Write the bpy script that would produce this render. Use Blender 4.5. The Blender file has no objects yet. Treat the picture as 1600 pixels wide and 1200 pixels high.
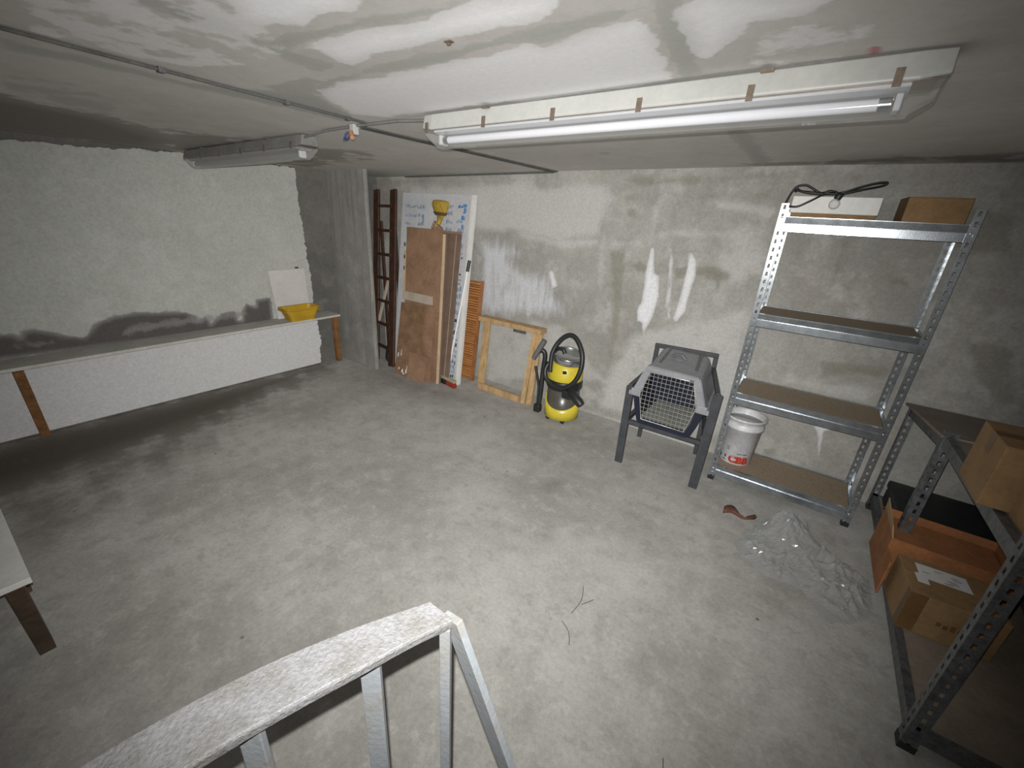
import bpy, bmesh, math, random
import numpy as np
from mathutils import Vector, Matrix

random.seed(7)
sc = bpy.context.scene
col = sc.collection

# ------------------------------------------------------------------ camera
H = 1.65
Rv = Vector((0.81257, 0.58005, 0.05744)); Uv = Vector((-0.26040, 0.27236, 0.92629)); Fv = Vector((-0.52180, 0.76767, -0.37212))
cam_d = bpy.data.cameras.new('camera'); cam = bpy.data.objects.new('camera', cam_d); col.objects.link(cam)
cam_d.sensor_fit = 'HORIZONTAL'; cam_d.sensor_width = 36.0; cam_d.lens = 14.816
cam_d.clip_start = 0.02; cam_d.clip_end = 50
m = Matrix((Rv, Uv, -Fv)).transposed().to_4x4(); m.translation = (0, 0, H)
cam.matrix_world = m
sc.camera = cam

# ------------------------------------------------------------------ world, flash, exposure
w = bpy.data.worlds.new('world'); sc.world = w; w.use_nodes = True
w.node_tree.nodes['Background'].inputs[0].default_value = (0.85, 0.93, 1.0, 1)
w.node_tree.nodes['Background'].inputs[1].default_value = 0.01
fl = bpy.data.lights.new('phone_flash', 'SPOT')
fl.energy = 140; fl.color = (1.0, 0.985, 0.95); fl.spot_size = math.radians(124); fl.spot_blend = 1.0; fl.shadow_soft_size = 0.004
fl.use_nodes = True          # the phone evens out near and far: flash with a flat fall-off
_em = fl.node_tree.nodes['Emission']; _fo = fl.node_tree.nodes.new('ShaderNodeLightFalloff')
_fo.inputs['Strength'].default_value = 1.0
_ad = fl.node_tree.nodes.new('ShaderNodeMath'); _ad.operation = 'MULTIPLY_ADD'
fl.node_tree.links.new(_fo.outputs['Constant'], _ad.inputs[0]); _ad.inputs[1].default_value = 0.02
fl.node_tree.links.new(_fo.outputs['Linear'], _ad.inputs[2])
fl.node_tree.links.new(_ad.outputs[0], _em.inputs['Strength'])
flo = bpy.data.objects.new('phone_flash', fl); col.objects.link(flo)
mf = Matrix((Rv, Uv, -Fv)).transposed().to_4x4()
mf = mf @ Matrix.Rotation(math.radians(1.5), 4, 'X') @ Matrix.Rotation(math.radians(3), 4, 'Y')
mf.translation = Vector((0, 0, H)) + Uv * 0.03 - Rv * 0.008
flo.matrix_world = mf
sc.view_settings.view_transform = 'Standard'; sc.view_settings.look = 'None'
sc.view_settings.exposure = 0.0; sc.view_settings.gamma = 1.0; sc.view_settings.use_curve_mapping = False

# ------------------------------------------------------------------ materials
def nn(nt, t, **kw):
    n = nt.nodes.new(t)
    for k, v in kw.items():
        setattr(n, k, v)
    return n
def setin(n, **kw):
    for k, v in kw.items():
        n.inputs[k.replace('_', ' ')].default_value = v
def new_mat(name):
    mt = bpy.data.materials.new(name); mt.use_nodes = True
    return mt, mt.node_tree, mt.node_tree.nodes['Principled BSDF']
def noise(nt, vec, scale, detail=4, rough=.55):
    n = nn(nt, 'ShaderNodeTexNoise'); n.inputs['Scale'].default_value = scale
    n.inputs['Detail'].default_value = detail; n.inputs['Roughness'].default_value = rough
    nt.links.new(vec, n.inputs['Vector']); return n.outputs['Fac']
def smooth(nt, val, a, b, lo=0., hi=1.):
    n = nn(nt, 'ShaderNodeMapRange', interpolation_type='SMOOTHSTEP')
    n.inputs['From Min'].default_value = a; n.inputs['From Max'].default_value = b
    n.inputs['To Min'].default_value = lo; n.inputs['To Max'].default_value = hi
    nt.links.new(val, n.inputs['Value']); return n.outputs['Result']
def mixc(nt, fac, a, b, blend='MIX'):
    n = nn(nt, 'ShaderNodeMix', data_type='RGBA', blend_type=blend)
    for s, v in ((n.inputs['Factor'], fac), (n.inputs['A'], a), (n.inputs['B'], b)):
        s = s if not isinstance(s, str) else s
    ins = [n.inputs[0], n.inputs[6], n.inputs[7]]
    for s, v in zip(ins, (fac, a, b)):
        if isinstance(v, bpy.types.NodeSocket): nt.links.new(v, s)
        elif isinstance(v, (int, float)): s.default_value = v
        else: s.default_value = (*v, 1) if len(v) == 3 else v
    return n.outputs[2]
def mth(nt, op, a, b=None):
    n = nn(nt, 'ShaderNodeMath', operation=op)
    for s, v in zip(n.inputs, (a, b)):
        if v is None: continue
        if isinstance(v, bpy.types.NodeSocket): nt.links.new(v, s)
        else: s.default_value = v
    return n.outputs[0]
def bump(nt, h, strength, dist, p):
    b = nn(nt, 'ShaderNodeBump'); b.inputs['Strength'].default_value = strength; b.inputs['Distance'].default_value = dist
    nt.links.new(h, b.inputs['Height']); nt.links.new(b.outputs[0], p.inputs['Normal'])

def simple(name, c, rough=.6, metal=0., var=.18, scale=12., stretch=None, c2=None, bmp=.1, spec=.5, c2lo=.45, c2hi=.65):
    """base colour with a mottled second tone and fine relief"""
    mt, nt, p = new_mat(name)
    tc = nn(nt, 'ShaderNodeTexCoord'); v = tc.outputs['Object']
    if stretch:
        mp = nn(nt, 'ShaderNodeMapping'); mp.inputs['Scale'].default_value = stretch
        nt.links.new(v, mp.inputs['Vector']); v = mp.outputs[0]
    n1 = noise(nt, v, scale, 5, .6)
    if c2 is None: c2 = tuple(max(0, x * (1 - var * 2)) for x in c)
    f = smooth(nt, n1, c2lo - .12, c2hi + .12)
    base = mixc(nt, f, c, c2)
    n2 = noise(nt, v, scale * 7, 3, .6)
    g = smooth(nt, n2, .25, .75, 1 - var, 1 + var * .5)
    base = mixc(nt, 1.0, base, mixrgb_gray(nt, g), 'MULTIPLY')
    nt.links.new(base, p.inputs['Base Color'])
    p.inputs['Roughness'].default_value = rough; p.inputs['Metallic'].default_value = metal
    p.inputs['Specular IOR Level'].default_value = spec
    if bmp: bump(nt, n2, bmp, .004, p)
    return mt
def mixrgb_gray(nt, v):
    c = nn(nt, 'ShaderNodeCombineColor')
    for i in range(3): nt.links.new(v, c.inputs[i])
    return c.outputs[0]

def concrete(name, c1, c2, c3, layers, rough=.85, bmp=.35, s0=.9, streak=None, speck=None, edge=(.36, .6), mot=.3, grain=1.):
    """mottled concrete; layers = (attribute, colour, noise amount, noise scale, stretch) stains, coats of paint and painted fall-off"""
    mt, nt, p = new_mat(name)
    geo = nn(nt, 'ShaderNodeNewGeometry'); pos = geo.outputs['Position']
    a = noise(nt, pos, s0, 7, .62); b = noise(nt, pos, s0 * 5.5, 6, .6); c = noise(nt, pos, 55, 4, .65); d = noise(nt, pos, 230, 2, .6)
    base = mixc(nt, smooth(nt, a, .36, .64), c1, c2)
    base = mixc(nt, smooth(nt, b, .48, .66, 0, .75), base, c3)
    e = noise(nt, pos, s0 * 7.5, 9, .68)
    base = mixc(nt, smooth(nt, e, .52, .62, 0, mot), base, tuple(x * .80 for x in c2))
    base = mixc(nt, smooth(nt, e, .46, .38, 0, mot), base, tuple(min(1, x * 1.13) for x in c1))
    if streak:
        mp = nn(nt, 'ShaderNodeMapping'); mp.inputs['Scale'].default_value = streak[0]; nt.links.new(pos, mp.inputs['Vector'])
        s = noise(nt, mp.outputs[0], 1.0, 4, .6)
        base = mixc(nt, smooth(nt, s, .5, .7, 0, streak[2]), base, streak[1])
    for (at, cc, amp, sca, st, *eg) in layers:
        an = nn(nt, 'ShaderNodeAttribute'); an.attribute_name = at
        v = pos
        if st:
            mp = nn(nt, 'ShaderNodeMapping'); mp.inputs['Scale'].default_value = st; nt.links.new(pos, mp.inputs['Vector']); v = mp.outputs[0]
        q = noise(nt, v, sca, 6, .6)
        q = mth(nt, 'MULTIPLY', mth(nt, 'SUBTRACT', q, .5), amp)
        f = smooth(nt, mth(nt, 'ADD', an.outputs['Fac'], q), *(eg or edge))
        on = smooth(nt, an.outputs['Fac'], .02, .2)
        f = mth(nt, 'MULTIPLY', f, mth(nt, 'POWER', an.outputs['Fac'], .85))
        base = mixc(nt, mth(nt, 'MULTIPLY', f, on), base, cc)
    g = mth(nt, 'MULTIPLY', smooth(nt, c, .3, .7, 1 - .1 * grain, 1 + .06 * grain), smooth(nt, d, .3, .7, 1 - .08 * grain, 1 + .06 * grain))
    base = mixc(nt, 1.0, base, mixrgb_gray(nt, g), 'MULTIPLY')
    if speck:
        vo = nn(nt, 'ShaderNodeTexVoronoi'); vo.inputs['Scale'].default_value = speck; nt.links.new(pos, vo.inputs['Vector'])
        f = smooth(nt, vo.outputs['Distance'], .03, .07, .75, 0.)
        gate = smooth(nt, noise(nt, pos, 3.1, 2), .5, .6)
        base = mixc(nt, mth(nt, 'MULTIPLY', f, gate), base, (.06, .055, .05))
    nt.links.new(base, p.inputs['Base Color'])
    p.inputs['Roughness'].default_value = rough; p.inputs['Specular IOR Level'].default_value = .25
    hsum = mth(nt, 'ADD', mth(nt, 'MULTIPLY', b, .6), mth(nt, 'MULTIPLY', c, .5))
    bump(nt, hsum, bmp, .012, p)
    return mt

M = {}
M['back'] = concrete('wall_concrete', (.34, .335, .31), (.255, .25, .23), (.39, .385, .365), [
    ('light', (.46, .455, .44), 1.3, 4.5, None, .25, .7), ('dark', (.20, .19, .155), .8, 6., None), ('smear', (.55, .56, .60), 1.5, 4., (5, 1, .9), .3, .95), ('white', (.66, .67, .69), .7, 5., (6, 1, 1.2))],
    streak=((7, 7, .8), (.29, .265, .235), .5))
M['floor'] = concrete('floor_concrete', (.415, .407, .387), (.30, .291, .27), (.36, .35, .327), [
    ('light', (.455, .447, .43), 1.4, 3.4, None), ('dark', (.17, .155, .135), 1.2, 4., None), ('dirt_falloff', (.095, .083, .068), 1.7, 5., None)], rough=.75, bmp=.16, s0=1.3, speck=6., edge=(.2, .8), mot=.38)
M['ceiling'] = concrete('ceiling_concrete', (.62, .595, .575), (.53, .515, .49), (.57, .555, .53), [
    ('dark', (.405, .415, .39), 1.1, 8., None), ('white', (.90, .90, .92), 1.1, 8., None), ('red', (.45, .08, .09), .7, 9., None), ('dirt_falloff', (.20, .185, .17), 1.3, 5., None)], bmp=.04, s0=.9, mot=.2, edge=(.42, .54), grain=.35)
M['plaster'] = concrete('white_plaster', (.385, .392, .37), (.355, .362, .34), (.405, .41, .395), [
    ('white', (.50, .50, .505), .6, 6., None), ('dark', (.085, .078, .075), 1.0, 10., None), ('pale', (.20, .19, .19), 1.4, 13., None)], rough=.9, bmp=.26, s0=1.1, mot=.15)
M['pillar'] = concrete('pillar_concrete', (.235, .23, .215), (.185, .18, .165), (.27, .265, .25), [], streak=((9, 9, .7), (.17, .16, .145), .75))
M['raw'] = concrete('raw_concrete', (.13, .125, .115), (.10, .097, .09), (.15, .145, .135), [])
M['galv'] = simple('galvanised_steel', (.40, .43, .46), rough=.25, metal=.82, var=.15, scale=22, bmp=.05)
M['steel_dark'] = simple('weathered_steel', (.20, .21, .22), rough=.5, metal=.6, var=.25, scale=30, bmp=.15)
M['black_steel'] = simple('grey_painted_steel', (.05, .054, .062), rough=.5, var=.2, scale=20)
M['chip'] = simple('chipboard', (.30, .235, .165), rough=.7, var=.15, scale=60, bmp=.1)
M['card'] = simple('cardboard', (.27, .165, .075), rough=.85, var=.12, scale=9, bmp=.06)
M['card_in'] = simple('cardboard_inside', (.33, .135, .05), rough=.85, var=.15, scale=9)
M['card_pale'] = simple('cardboard_edge', (.42, .29, .15), rough=.85, var=.1, scale=9)
M['card_dark'] = simple('brown_tape', (.16, .09, .035), rough=.35, var=.1, scale=12)
M['hard'] = simple('hardboard', (.28, .165, .10), rough=.65, var=.15, scale=6, bmp=.05)
M['hard2'] = simple('hardboard_stained', (.235, .135, .08), rough=.65, var=.2, scale=8, c2=(.13, .075, .03), bmp=.05)
M['hard3'] = simple('dark_hardboard', (.175, .115, .085), rough=.6, var=.12, scale=8, bmp=.05)
M['pale_wood'] = simple('pale_softwood', (.58, .44, .28), rough=.7, var=.15, scale=5, stretch=(6, 6, 1), bmp=.1)
M['pale_board'] = simple('pale_rail', (.42, .36, .29), rough=.7, var=.12, scale=8)
M['pine'] = simple('pine', (.50, .33, .165), rough=.65, var=.2, scale=5, stretch=(5, 5, 1.2), bmp=.12)
M['orange_wood'] = simple('varnished_pine', (.54, .24, .085), rough=.4, var=.2, scale=6, stretch=(1.5, 6, 6), bmp=.08)
M['orange_dark'] = simple('shutter_stile', (.33, .14, .055), rough=.4, var=.2, scale=6)
M['old_wood'] = simple('brown_painted_wood', (.065, .028, .016), rough=.55, var=.35, scale=14, c2=(.03, .017, .012), bmp=.25)
M['table_leg'] = simple('dark_table_leg', (.085, .055, .032), rough=.7, var=.25, scale=8, bmp=.15)
M['bench_wood'] = simple('brown_leg_wood', (.22, .10, .035), rough=.7, var=.25, scale=8, bmp=.15)
M['bench_top'] = simple('grey_board', (.43, .425, .39), rough=.75, var=.1, scale=8, bmp=.1)
M['white_board'] = simple('white_laminate', (.66, .655, .63), rough=.5, var=.06, scale=7, bmp=.03)
M['sheet'] = simple('white_sheet', (.50, .48, .47), rough=.6, var=.05, scale=5, bmp=.03)
M['white_print'] = simple('white_foam_board', (.50, .505, .525), rough=.6, var=.08, scale=4, bmp=.05)
M['ink_blue'] = simple('blue_print', (.27, .34, .46), rough=.6, var=.2, scale=40, bmp=0)
M['ink_bright'] = simple('bright_blue_print', (.06, .22, .50), rough=.6, var=.2, scale=40, bmp=0)
M['ink_dark'] = simple('dark_print', (.06, .065, .10), rough=.6, var=.2, scale=40, bmp=0)
M['yellow'] = simple('yellow_plastic', (.60, .49, .045), rough=.35, var=.08, scale=9, bmp=.02)
M['tub'] = simple('yellow_tub_plastic', (.42, .255, .012), rough=.5, var=.12, scale=12, bmp=.04)
M['black'] = simple('black_plastic', (.018, .019, .02), rough=.45, var=.15, scale=14, bmp=.05)
M['container'] = simple('smoked_container', (.085, .08, .07), rough=.3, var=.1, scale=9, bmp=0)
M['chrome'] = simple('silver_lid', (.55, .56, .57), rough=.22, metal=.9, var=.05, scale=9, bmp=0)
M['grey_pl'] = simple('grey_plastic', (.27, .275, .295), rough=.55, var=.1, scale=14, bmp=.12)
M['grey_dk'] = simple('dark_grey_plastic', (.12, .125, .135), rough=.5, var=.1, scale=14, bmp=.05)
M['navy'] = simple('navy_plastic', (.009, .012, .03), rough=.4, var=.1, scale=14, bmp=.03)
M['wire'] = simple('zinc_wire', (.55, .55, .52), rough=.35, metal=.6, var=.08, scale=9, bmp=0)
M['mat'] = simple('grey_liner', (.30, .31, .28), rough=.6, var=.15, scale=20, bmp=.1)
M['bucket'] = simple('white_bucket_plastic', (.62, .63, .65), rough=.4, var=.12, scale=9, c2=(.46, .455, .46), bmp=.03)
M['red'] = simple('red_print', (.45, .035, .02), rough=.5, var=.1, scale=30, bmp=0)
M['paint'] = simple('flaking_grey_paint', (.30, .30, .31), rough=.42, var=.16, scale=24, c2=(.235, .23, .22), bmp=.7, c2lo=.48, c2hi=.56)
M['paint2'] = simple('pale_blue_grey_paint', (.36, .385, .41), rough=.4, var=.08, scale=14, c2=(.33, .31, .275), bmp=.25, c2lo=.58, c2hi=.68)
M['lamp_body'] = simple('lamp_grey_plastic', (.43, .435, .415), rough=.45, var=.05, scale=9, bmp=.02)
M['reflector'] = simple('white_reflector', (.50, .51, .54), rough=.3, var=.03, scale=9, bmp=0)
M['tube'] = simple('white_lamp_tube', (.66, .67, .72), rough=.15, var=.02, scale=5, bmp=0)
M['clip'] = simple('tarnished_clip', (.30, .24, .19), rough=.35, metal=.7, var=.15, scale=40, bmp=0)
M['lamp_dark'] = simple('dark_lamp_plastic', (.20, .20, .19), rough=.6, var=.12, scale=9, bmp=.02)  # darker grey for body, reflector and tube of the far fitting
M['cable'] = simple('grey_cable', (.20, .20, .195), rough=.6, var=.1, scale=20, bmp=0)
M['strip'] = simple('dark_joint_strip', (.105, .105, .10), rough=.8, var=.2, scale=12, bmp=.2)
M['blue_wire'] = simple('blue_wire', (.03, .04, .16), rough=.5, bmp=0)
M['terminal'] = simple('orange_terminal', (.50, .24, .14), rough=.5, bmp=0)
M['straw'] = simple('yellow_bristle', (.46, .31, .035), rough=.75, var=.3, scale=16, stretch=(4, 4, 1), bmp=.3)
M['straw_dark'] = simple('dark_binding', (.10, .055, .015), rough=.7, bmp=.2)
M['check'] = simple('brown_check', (.22, .12, .085), rough=.7, var=.1, scale=14)
M['paper'] = simple('white_paper', (.66, .66, .66), rough=.6, var=.05, scale=20, bmp=.02)
M['rust'] = simple('red_brown_scrap', (.15, .06, .04), rough=.7, var=.25, scale=25, bmp=.3)
M['white_metal'] = simple('white_pole', (.72, .72, .72), rough=.35, var=.04, scale=9, bmp=0)
M['red_br'] = simple('red_broom_plastic', (.30, .03, .02), rough=.45, var=.1, scale=9, bmp=0)
M['bristle'] = simple('cream_bristle', (.42, .41, .27), rough=.8, var=.25, scale=60, bmp=.3)
M['greenish_black'] = simple('black_case_plastic', (.022, .028, .027), rough=.55, var=.2, scale=9, bmp=.1)  # own greenish black of the case and the sack
M['brown_shelf'] = simple('brown_shelf_board', (.25, .205, .165), rough=.7, var=.12, scale=8, bmp=.06)
M['grit'] = simple('twig_grey', (.12, .115, .105), rough=.8, bmp=0)

def glassy(name, tint, alpha, rough):
    mt, nt, p = new_mat(name)
    out = nt.nodes['Material Output']
    p.inputs['Base Color'].default_value = (*tint, 1); p.inputs['Roughness'].default_value = rough
    p.inputs['Specular IOR Level'].default_value = .6
    tr = nn(nt, 'ShaderNodeBsdfTransparent'); mx = nn(nt, 'ShaderNodeMixShader')
    lw = nn(nt, 'ShaderNodeLayerWeight'); lw.inputs['Blend'].default_value = .35
    f = smooth(nt, lw.outputs['Facing'], 0, 1, alpha, min(1, alpha + .55))
    nt.links.new(f, mx.inputs[0]); nt.links.new(tr.outputs[0], mx.inputs[1]); nt.links.new(p.outputs[0], mx.inputs[2])
    nt.links.new(mx.outputs[0], out.inputs['Surface'])
    return mt
M['clear'] = glassy('clear_diffuser', (.55, .55, .53), .10, .06)
M['bulb'] = glassy('clear_bulb_glass', (.75, .75, .72), .25, .05)
M['film'] = glassy('crumpled_clear_film', (.44, .455, .455), .36, .2)

# ------------------------------------------------------------------ mesh helper
ORG = {}
class MB:
    def __init__(self): self.v = []; self.f = []; self.M = Matrix.Identity(4); self.sm = []
    def add(self, vs, fs, smooth=False):
        o = len(self.v)
        self.v += [self.M @ Vector(p) for p in vs]
        for f in fs: self.f.append([o + i for i in f]); self.sm.append(smooth)
        return self
    def box(self, x0, x1, y0, y1, z0, z1):
        vs = [(x, y, z) for x in (x0, x1) for y in (y0, y1) for z in (z0, z1)]
        return self.add(vs, [(0, 1, 3, 2), (4, 6, 7, 5), (0, 4, 5, 1), (2, 3, 7, 6), (0, 2, 6, 4), (1, 5, 7, 3)])
    def hexa(self, a, b):
        """solid between two quads a and b of four corners each"""
        return self.add(list(a) + list(b), [(3, 2, 1, 0), (4, 5, 6, 7), (0, 1, 5, 4), (1, 2, 6, 5), (2, 3, 7, 6), (3, 0, 4, 7)])
    def bar(self, p0, p1, w, t, up=(0, 1, 0), w1=None):
        p0, p1 = Vector(p0), Vector(p1); d = (p1 - p0).normalized(); s = d.cross(Vector(up))
        if s.length < 1e-4: s = d.cross(Vector((1, 0, 0)))
        s.normalize(); n = s.cross(d).normalized(); w1 = w if w1 is None else w1
        q = lambda p, ww: [p + s * (a * ww / 2) + n * (b * t / 2) for a, b in ((-1, -1), (1, -1), (1, 1), (-1, 1))]
        return self.hexa(q(p0, w), q(p1, w1))
    def slab(self, c, t, nrm=None):
        """four corners, thickness t along the normal (behind)"""
        c = [Vector(p) for p in c]
        n = (c[1] - c[0]).cross(c[3] - c[0]).normalized() if nrm is None else Vector(nrm)
        return self.hexa([p - n * t for p in c], c)
    def tube(self, pts, r, n=8, closed=False, caps=True):
        pts = [Vector(p) for p in pts]; m = len(pts); rs = r if isinstance(r, (list, tuple)) else [r] * m
        tang = []
        for i in range(m):
            a = pts[(i - 1) % m] if closed or i else pts[0]; b = pts[(i + 1) % m] if closed or i < m - 1 else pts[-1]
            tang.append((b - a).normalized())
        x = tang[0].orthogonal().normalized(); vs = []
        for i in range(m):
            x = (x - tang[i] * x.dot(tang[i])).normalized(); y = tang[i].cross(x)
            for k in range(n):
                an = 2 * math.pi * k / n; vs.append(pts[i] + (x * math.cos(an) + y * math.sin(an)) * rs[i])
        fs = []
        for i in range(m if closed else m - 1):
            j = (i + 1) % m
            for k in range(n): fs.append((i * n + k, i * n + (k + 1) % n, j * n + (k + 1) % n, j * n + k))
        self.add(vs, fs, True)
        if caps and not closed:
            self.add(vs[:n], [tuple(range(n))[::-1]]); self.add(vs[-n:], [tuple(range(n))])
        return self
    def lathe(self, prof, c=(0, 0, 0), n=32, smooth=True, a0=0, a1=2 * math.pi):
        c = Vector(c); full = abs(a1 - a0 - 2 * math.pi) < 1e-6; cnt = n if full else n + 1; vs = []
        for (r, z) in prof:
            for k in range(cnt):
                an = a0 + (a1 - a0) * k / n; vs.append(c + Vector((r * math.cos(an), r * math.sin(an), z)))
        fs = []
        for i in range(len(prof) - 1):
            for k in range(n):
                k2 = (k + 1) % cnt if full else k + 1
                fs.append((i * cnt + k, i * cnt + k2, (i + 1) * cnt + k2, (i + 1) * cnt + k))
        return self.add(vs, fs, smooth)
    def loft(self, secs, closed=True, caps=False, smooth=False):
        n = len(secs[0]); vs = [p for s in secs for p in s]; fs = []
        for i in range(len(secs) - 1):
            for k in range(n if closed else n - 1):
                k2 = (k + 1) % n; fs.append((i * n + k, i * n + k2, (i + 1) * n + k2, (i + 1) * n + k))
        if caps: fs += [tuple(range(n))[::-1], tuple((len(secs) - 1) * n + k for k in range(n))]
        return self.add(vs, fs, smooth)
    def build(self, name, mat, parent=None, bevel=0, solid=0, kind=None, seg=2, label=None):
        o0 = ORG.get(parent.name, Vector((0, 0, 0))) if parent else Vector((0, 0, 0))
        me = bpy.data.meshes.new(name); me.from_pydata([tuple(p - o0) for p in self.v], [], self.f)
        me.polygons.foreach_set('use_smooth', self.sm); me.update()
        bm = bmesh.new(); bm.from_mesh(me)
        if not solid: bmesh.ops.recalc_face_normals(bm, faces=bm.faces)
        bm.to_mesh(me); bm.free()
        ob = bpy.data.objects.new(name, me); col.objects.link(ob)
        me.materials.append(M[mat] if isinstance(mat, str) else mat)
        if parent: ob.parent = parent; ORG[ob.name] = o0
        if solid:
            md = ob.modifiers.new('solid', 'SOLIDIFY'); md.thickness = solid; md.offset = 0
        if bevel:
            md = ob.modifiers.new('bevel', 'BEVEL'); md.width = bevel; md.segments = seg; md.limit_method = 'ANGLE'
        if kind: ob['kind'] = kind
        if label: ob['label'] = label
        return ob
def thing(name, label, cat, loc, group=None):
    o = bpy.data.objects.new(name, None); col.objects.link(o); o.location = loc; o.empty_display_size = .1
    o['label'] = label; o['category'] = cat
    if group: o['group'] = group
    ORG[o.name] = Vector(loc); return o
def tag(o, label, cat, group=None):
    o['label'] = label; o['category'] = cat
    if group: o['group'] = group
    return o
def curve_pts(pts, n=8, closed=False):
    """Catmull-Rom through pts"""
    P = [Vector(p) for p in pts]; out = []; m = len(P)
    for i in range(m if closed else m - 1):
        g = lambda k: P[k % m] if closed else P[max(0, min(m - 1, k))]
        a, b, c, d = g(i - 1), g(i), g(i + 1), g(i + 2)
        for k in range(n):
            t = k / n; out.append(.5 * ((2 * b) + (c - a) * t + (2 * a - 5 * b + 4 * c - d) * t * t + (3 * b - a - 3 * c + d) * t ** 3))
    if not closed: out.append(P[-1])
    return out

# ------------------------------------------------------------------ setting
XL, XR, YB, YF = -4.232, 1.36, 3.323, -2.4
def zc(x): return float(np.interp(x, [-4.232, -1.95, -.2, .68, 1.36], [1.945, 2.0, 2.026, 2.03, 2.03]))
def rast(pts, polys, soft=.03):
    """coat mask: 1 inside the outlines, fading over `soft` metres at their edges"""
    out = np.zeros(len(pts))
    for s, poly in polys:
        q = np.array(poly, float); n = len(q); d = np.full(len(pts), 1e9); ins = np.zeros(len(pts), bool)
        for i in range(n):
            a, b = q[i], q[(i + 1) % n]; ab = b - a; L = max(1e-9, (ab ** 2).sum())
            t = np.clip(((pts - a) @ ab) / L, 0, 1); d = np.minimum(d, np.hypot(*(pts - a - t[:, None] * ab).T))
            if abs(b[1] - a[1]) > 1e-9:
                cr = ((a[1] > pts[:, 1]) != (b[1] > pts[:, 1])) & (pts[:, 0] < (b[0] - a[0]) * (pts[:, 1] - a[1]) / (b[1] - a[1]) + a[0]); ins ^= cr
        sd = np.where(ins, d, -d)
        out = np.maximum(out, s * np.clip(.5 + sd / soft * .5, 0, 1))
    return out
def grid(name, u, v, fn, mat, layers, kind='structure'):
    """surface over the parameters u, v with a back sheet; layers: (attribute, outlines, softness)"""
    nu, nv = len(u), len(v); uu, vv = np.meshgrid(u, v, indexing='ij'); flat = np.c_[uu.ravel(), vv.ravel()]
    vs = [fn(a, b) for a, b in flat]
    fs = [(i * nv + j, (i + 1) * nv + j, (i + 1) * nv + j + 1, i * nv + j + 1) for i in range(nu - 1) for j in range(nv - 1)]
    me = bpy.data.meshes.new(name); me.from_pydata(vs, [], fs); me.update()
    for at, polys, soft in layers:
        a = me.attributes.new(at, 'FLOAT', 'POINT'); a.data.foreach_set('value', rast(flat, polys, soft).astype(np.float32))
    ob = bpy.data.objects.new(name, me); col.objects.link(ob); me.materials.append(M[mat])
    if kind: ob['kind'] = kind
    return ob
BACK_WHITE=[
 (0.8,[(-2.75,1.41),(-2.54,1.43),(-2.33,1.41),(-2.22,1.31),(-2.34,1.27),(-2.12,1.18),(-1.91,1.22),(-1.84,1.05),(-1.77,1),(-1.72,0.84),(-1.95,0.79),(-2.31,0.72),(-2.62,0.64),(-2.75,0.82)]),
 (0.95,[(-1.94,1.21),(-1.9,1.21),(-1.84,1.09),(-1.89,1.06)]),
 (0.9,[(-2.35,1.41),(-2.32,1.41),(-2.33,1.33),(-2.36,1.32)]),
 (0.8,[(-2.62,1.41),(-2.56,1.41),(-2.57,1.35)]),
 (0.85,[(-2,0.97),(-1.77,1),(-1.73,0.84),(-1.95,0.79)]),
 (0.8,[(-2.18,1.14),(-2.05,1.18),(-2.01,1.05),(-2.12,0.98)]),
 (0.8,[(-2.49,1.23),(-2.32,1.24),(-2.31,1.12),(-2.46,1.09)]),
 (1,[(-1.07,1.48),(-1.05,1.48),(-1.02,1.3),(-0.98,1.28),(-0.95,1.13),(-0.97,0.97),(-1.01,0.86),(-1.01,0.8),(-1.04,0.91),(-1.08,0.92),(-1.1,1),(-1.07,1.08),(-1.08,1.28)]),
 (0.55,[(-0.96,1.5),(-0.89,1.51),(-0.87,1.3),(-0.83,1.02),(-0.79,0.96),(-0.86,0.97),(-0.9,1.06),(-0.92,1.3)]),
 (0.95,[(-0.79,1.48),(-0.74,1.43),(-0.72,1.32),(-0.73,1.18),(-0.74,1.04),(-0.79,0.96),(-0.81,0.99),(-0.79,1.13),(-0.79,1.34)]),
 (1,[(0.24,0.44),(0.34,0.45),(0.31,0.41),(0.32,0.32),(0.33,0.23),(0.3,0.33),(0.28,0.39)]),
]
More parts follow.
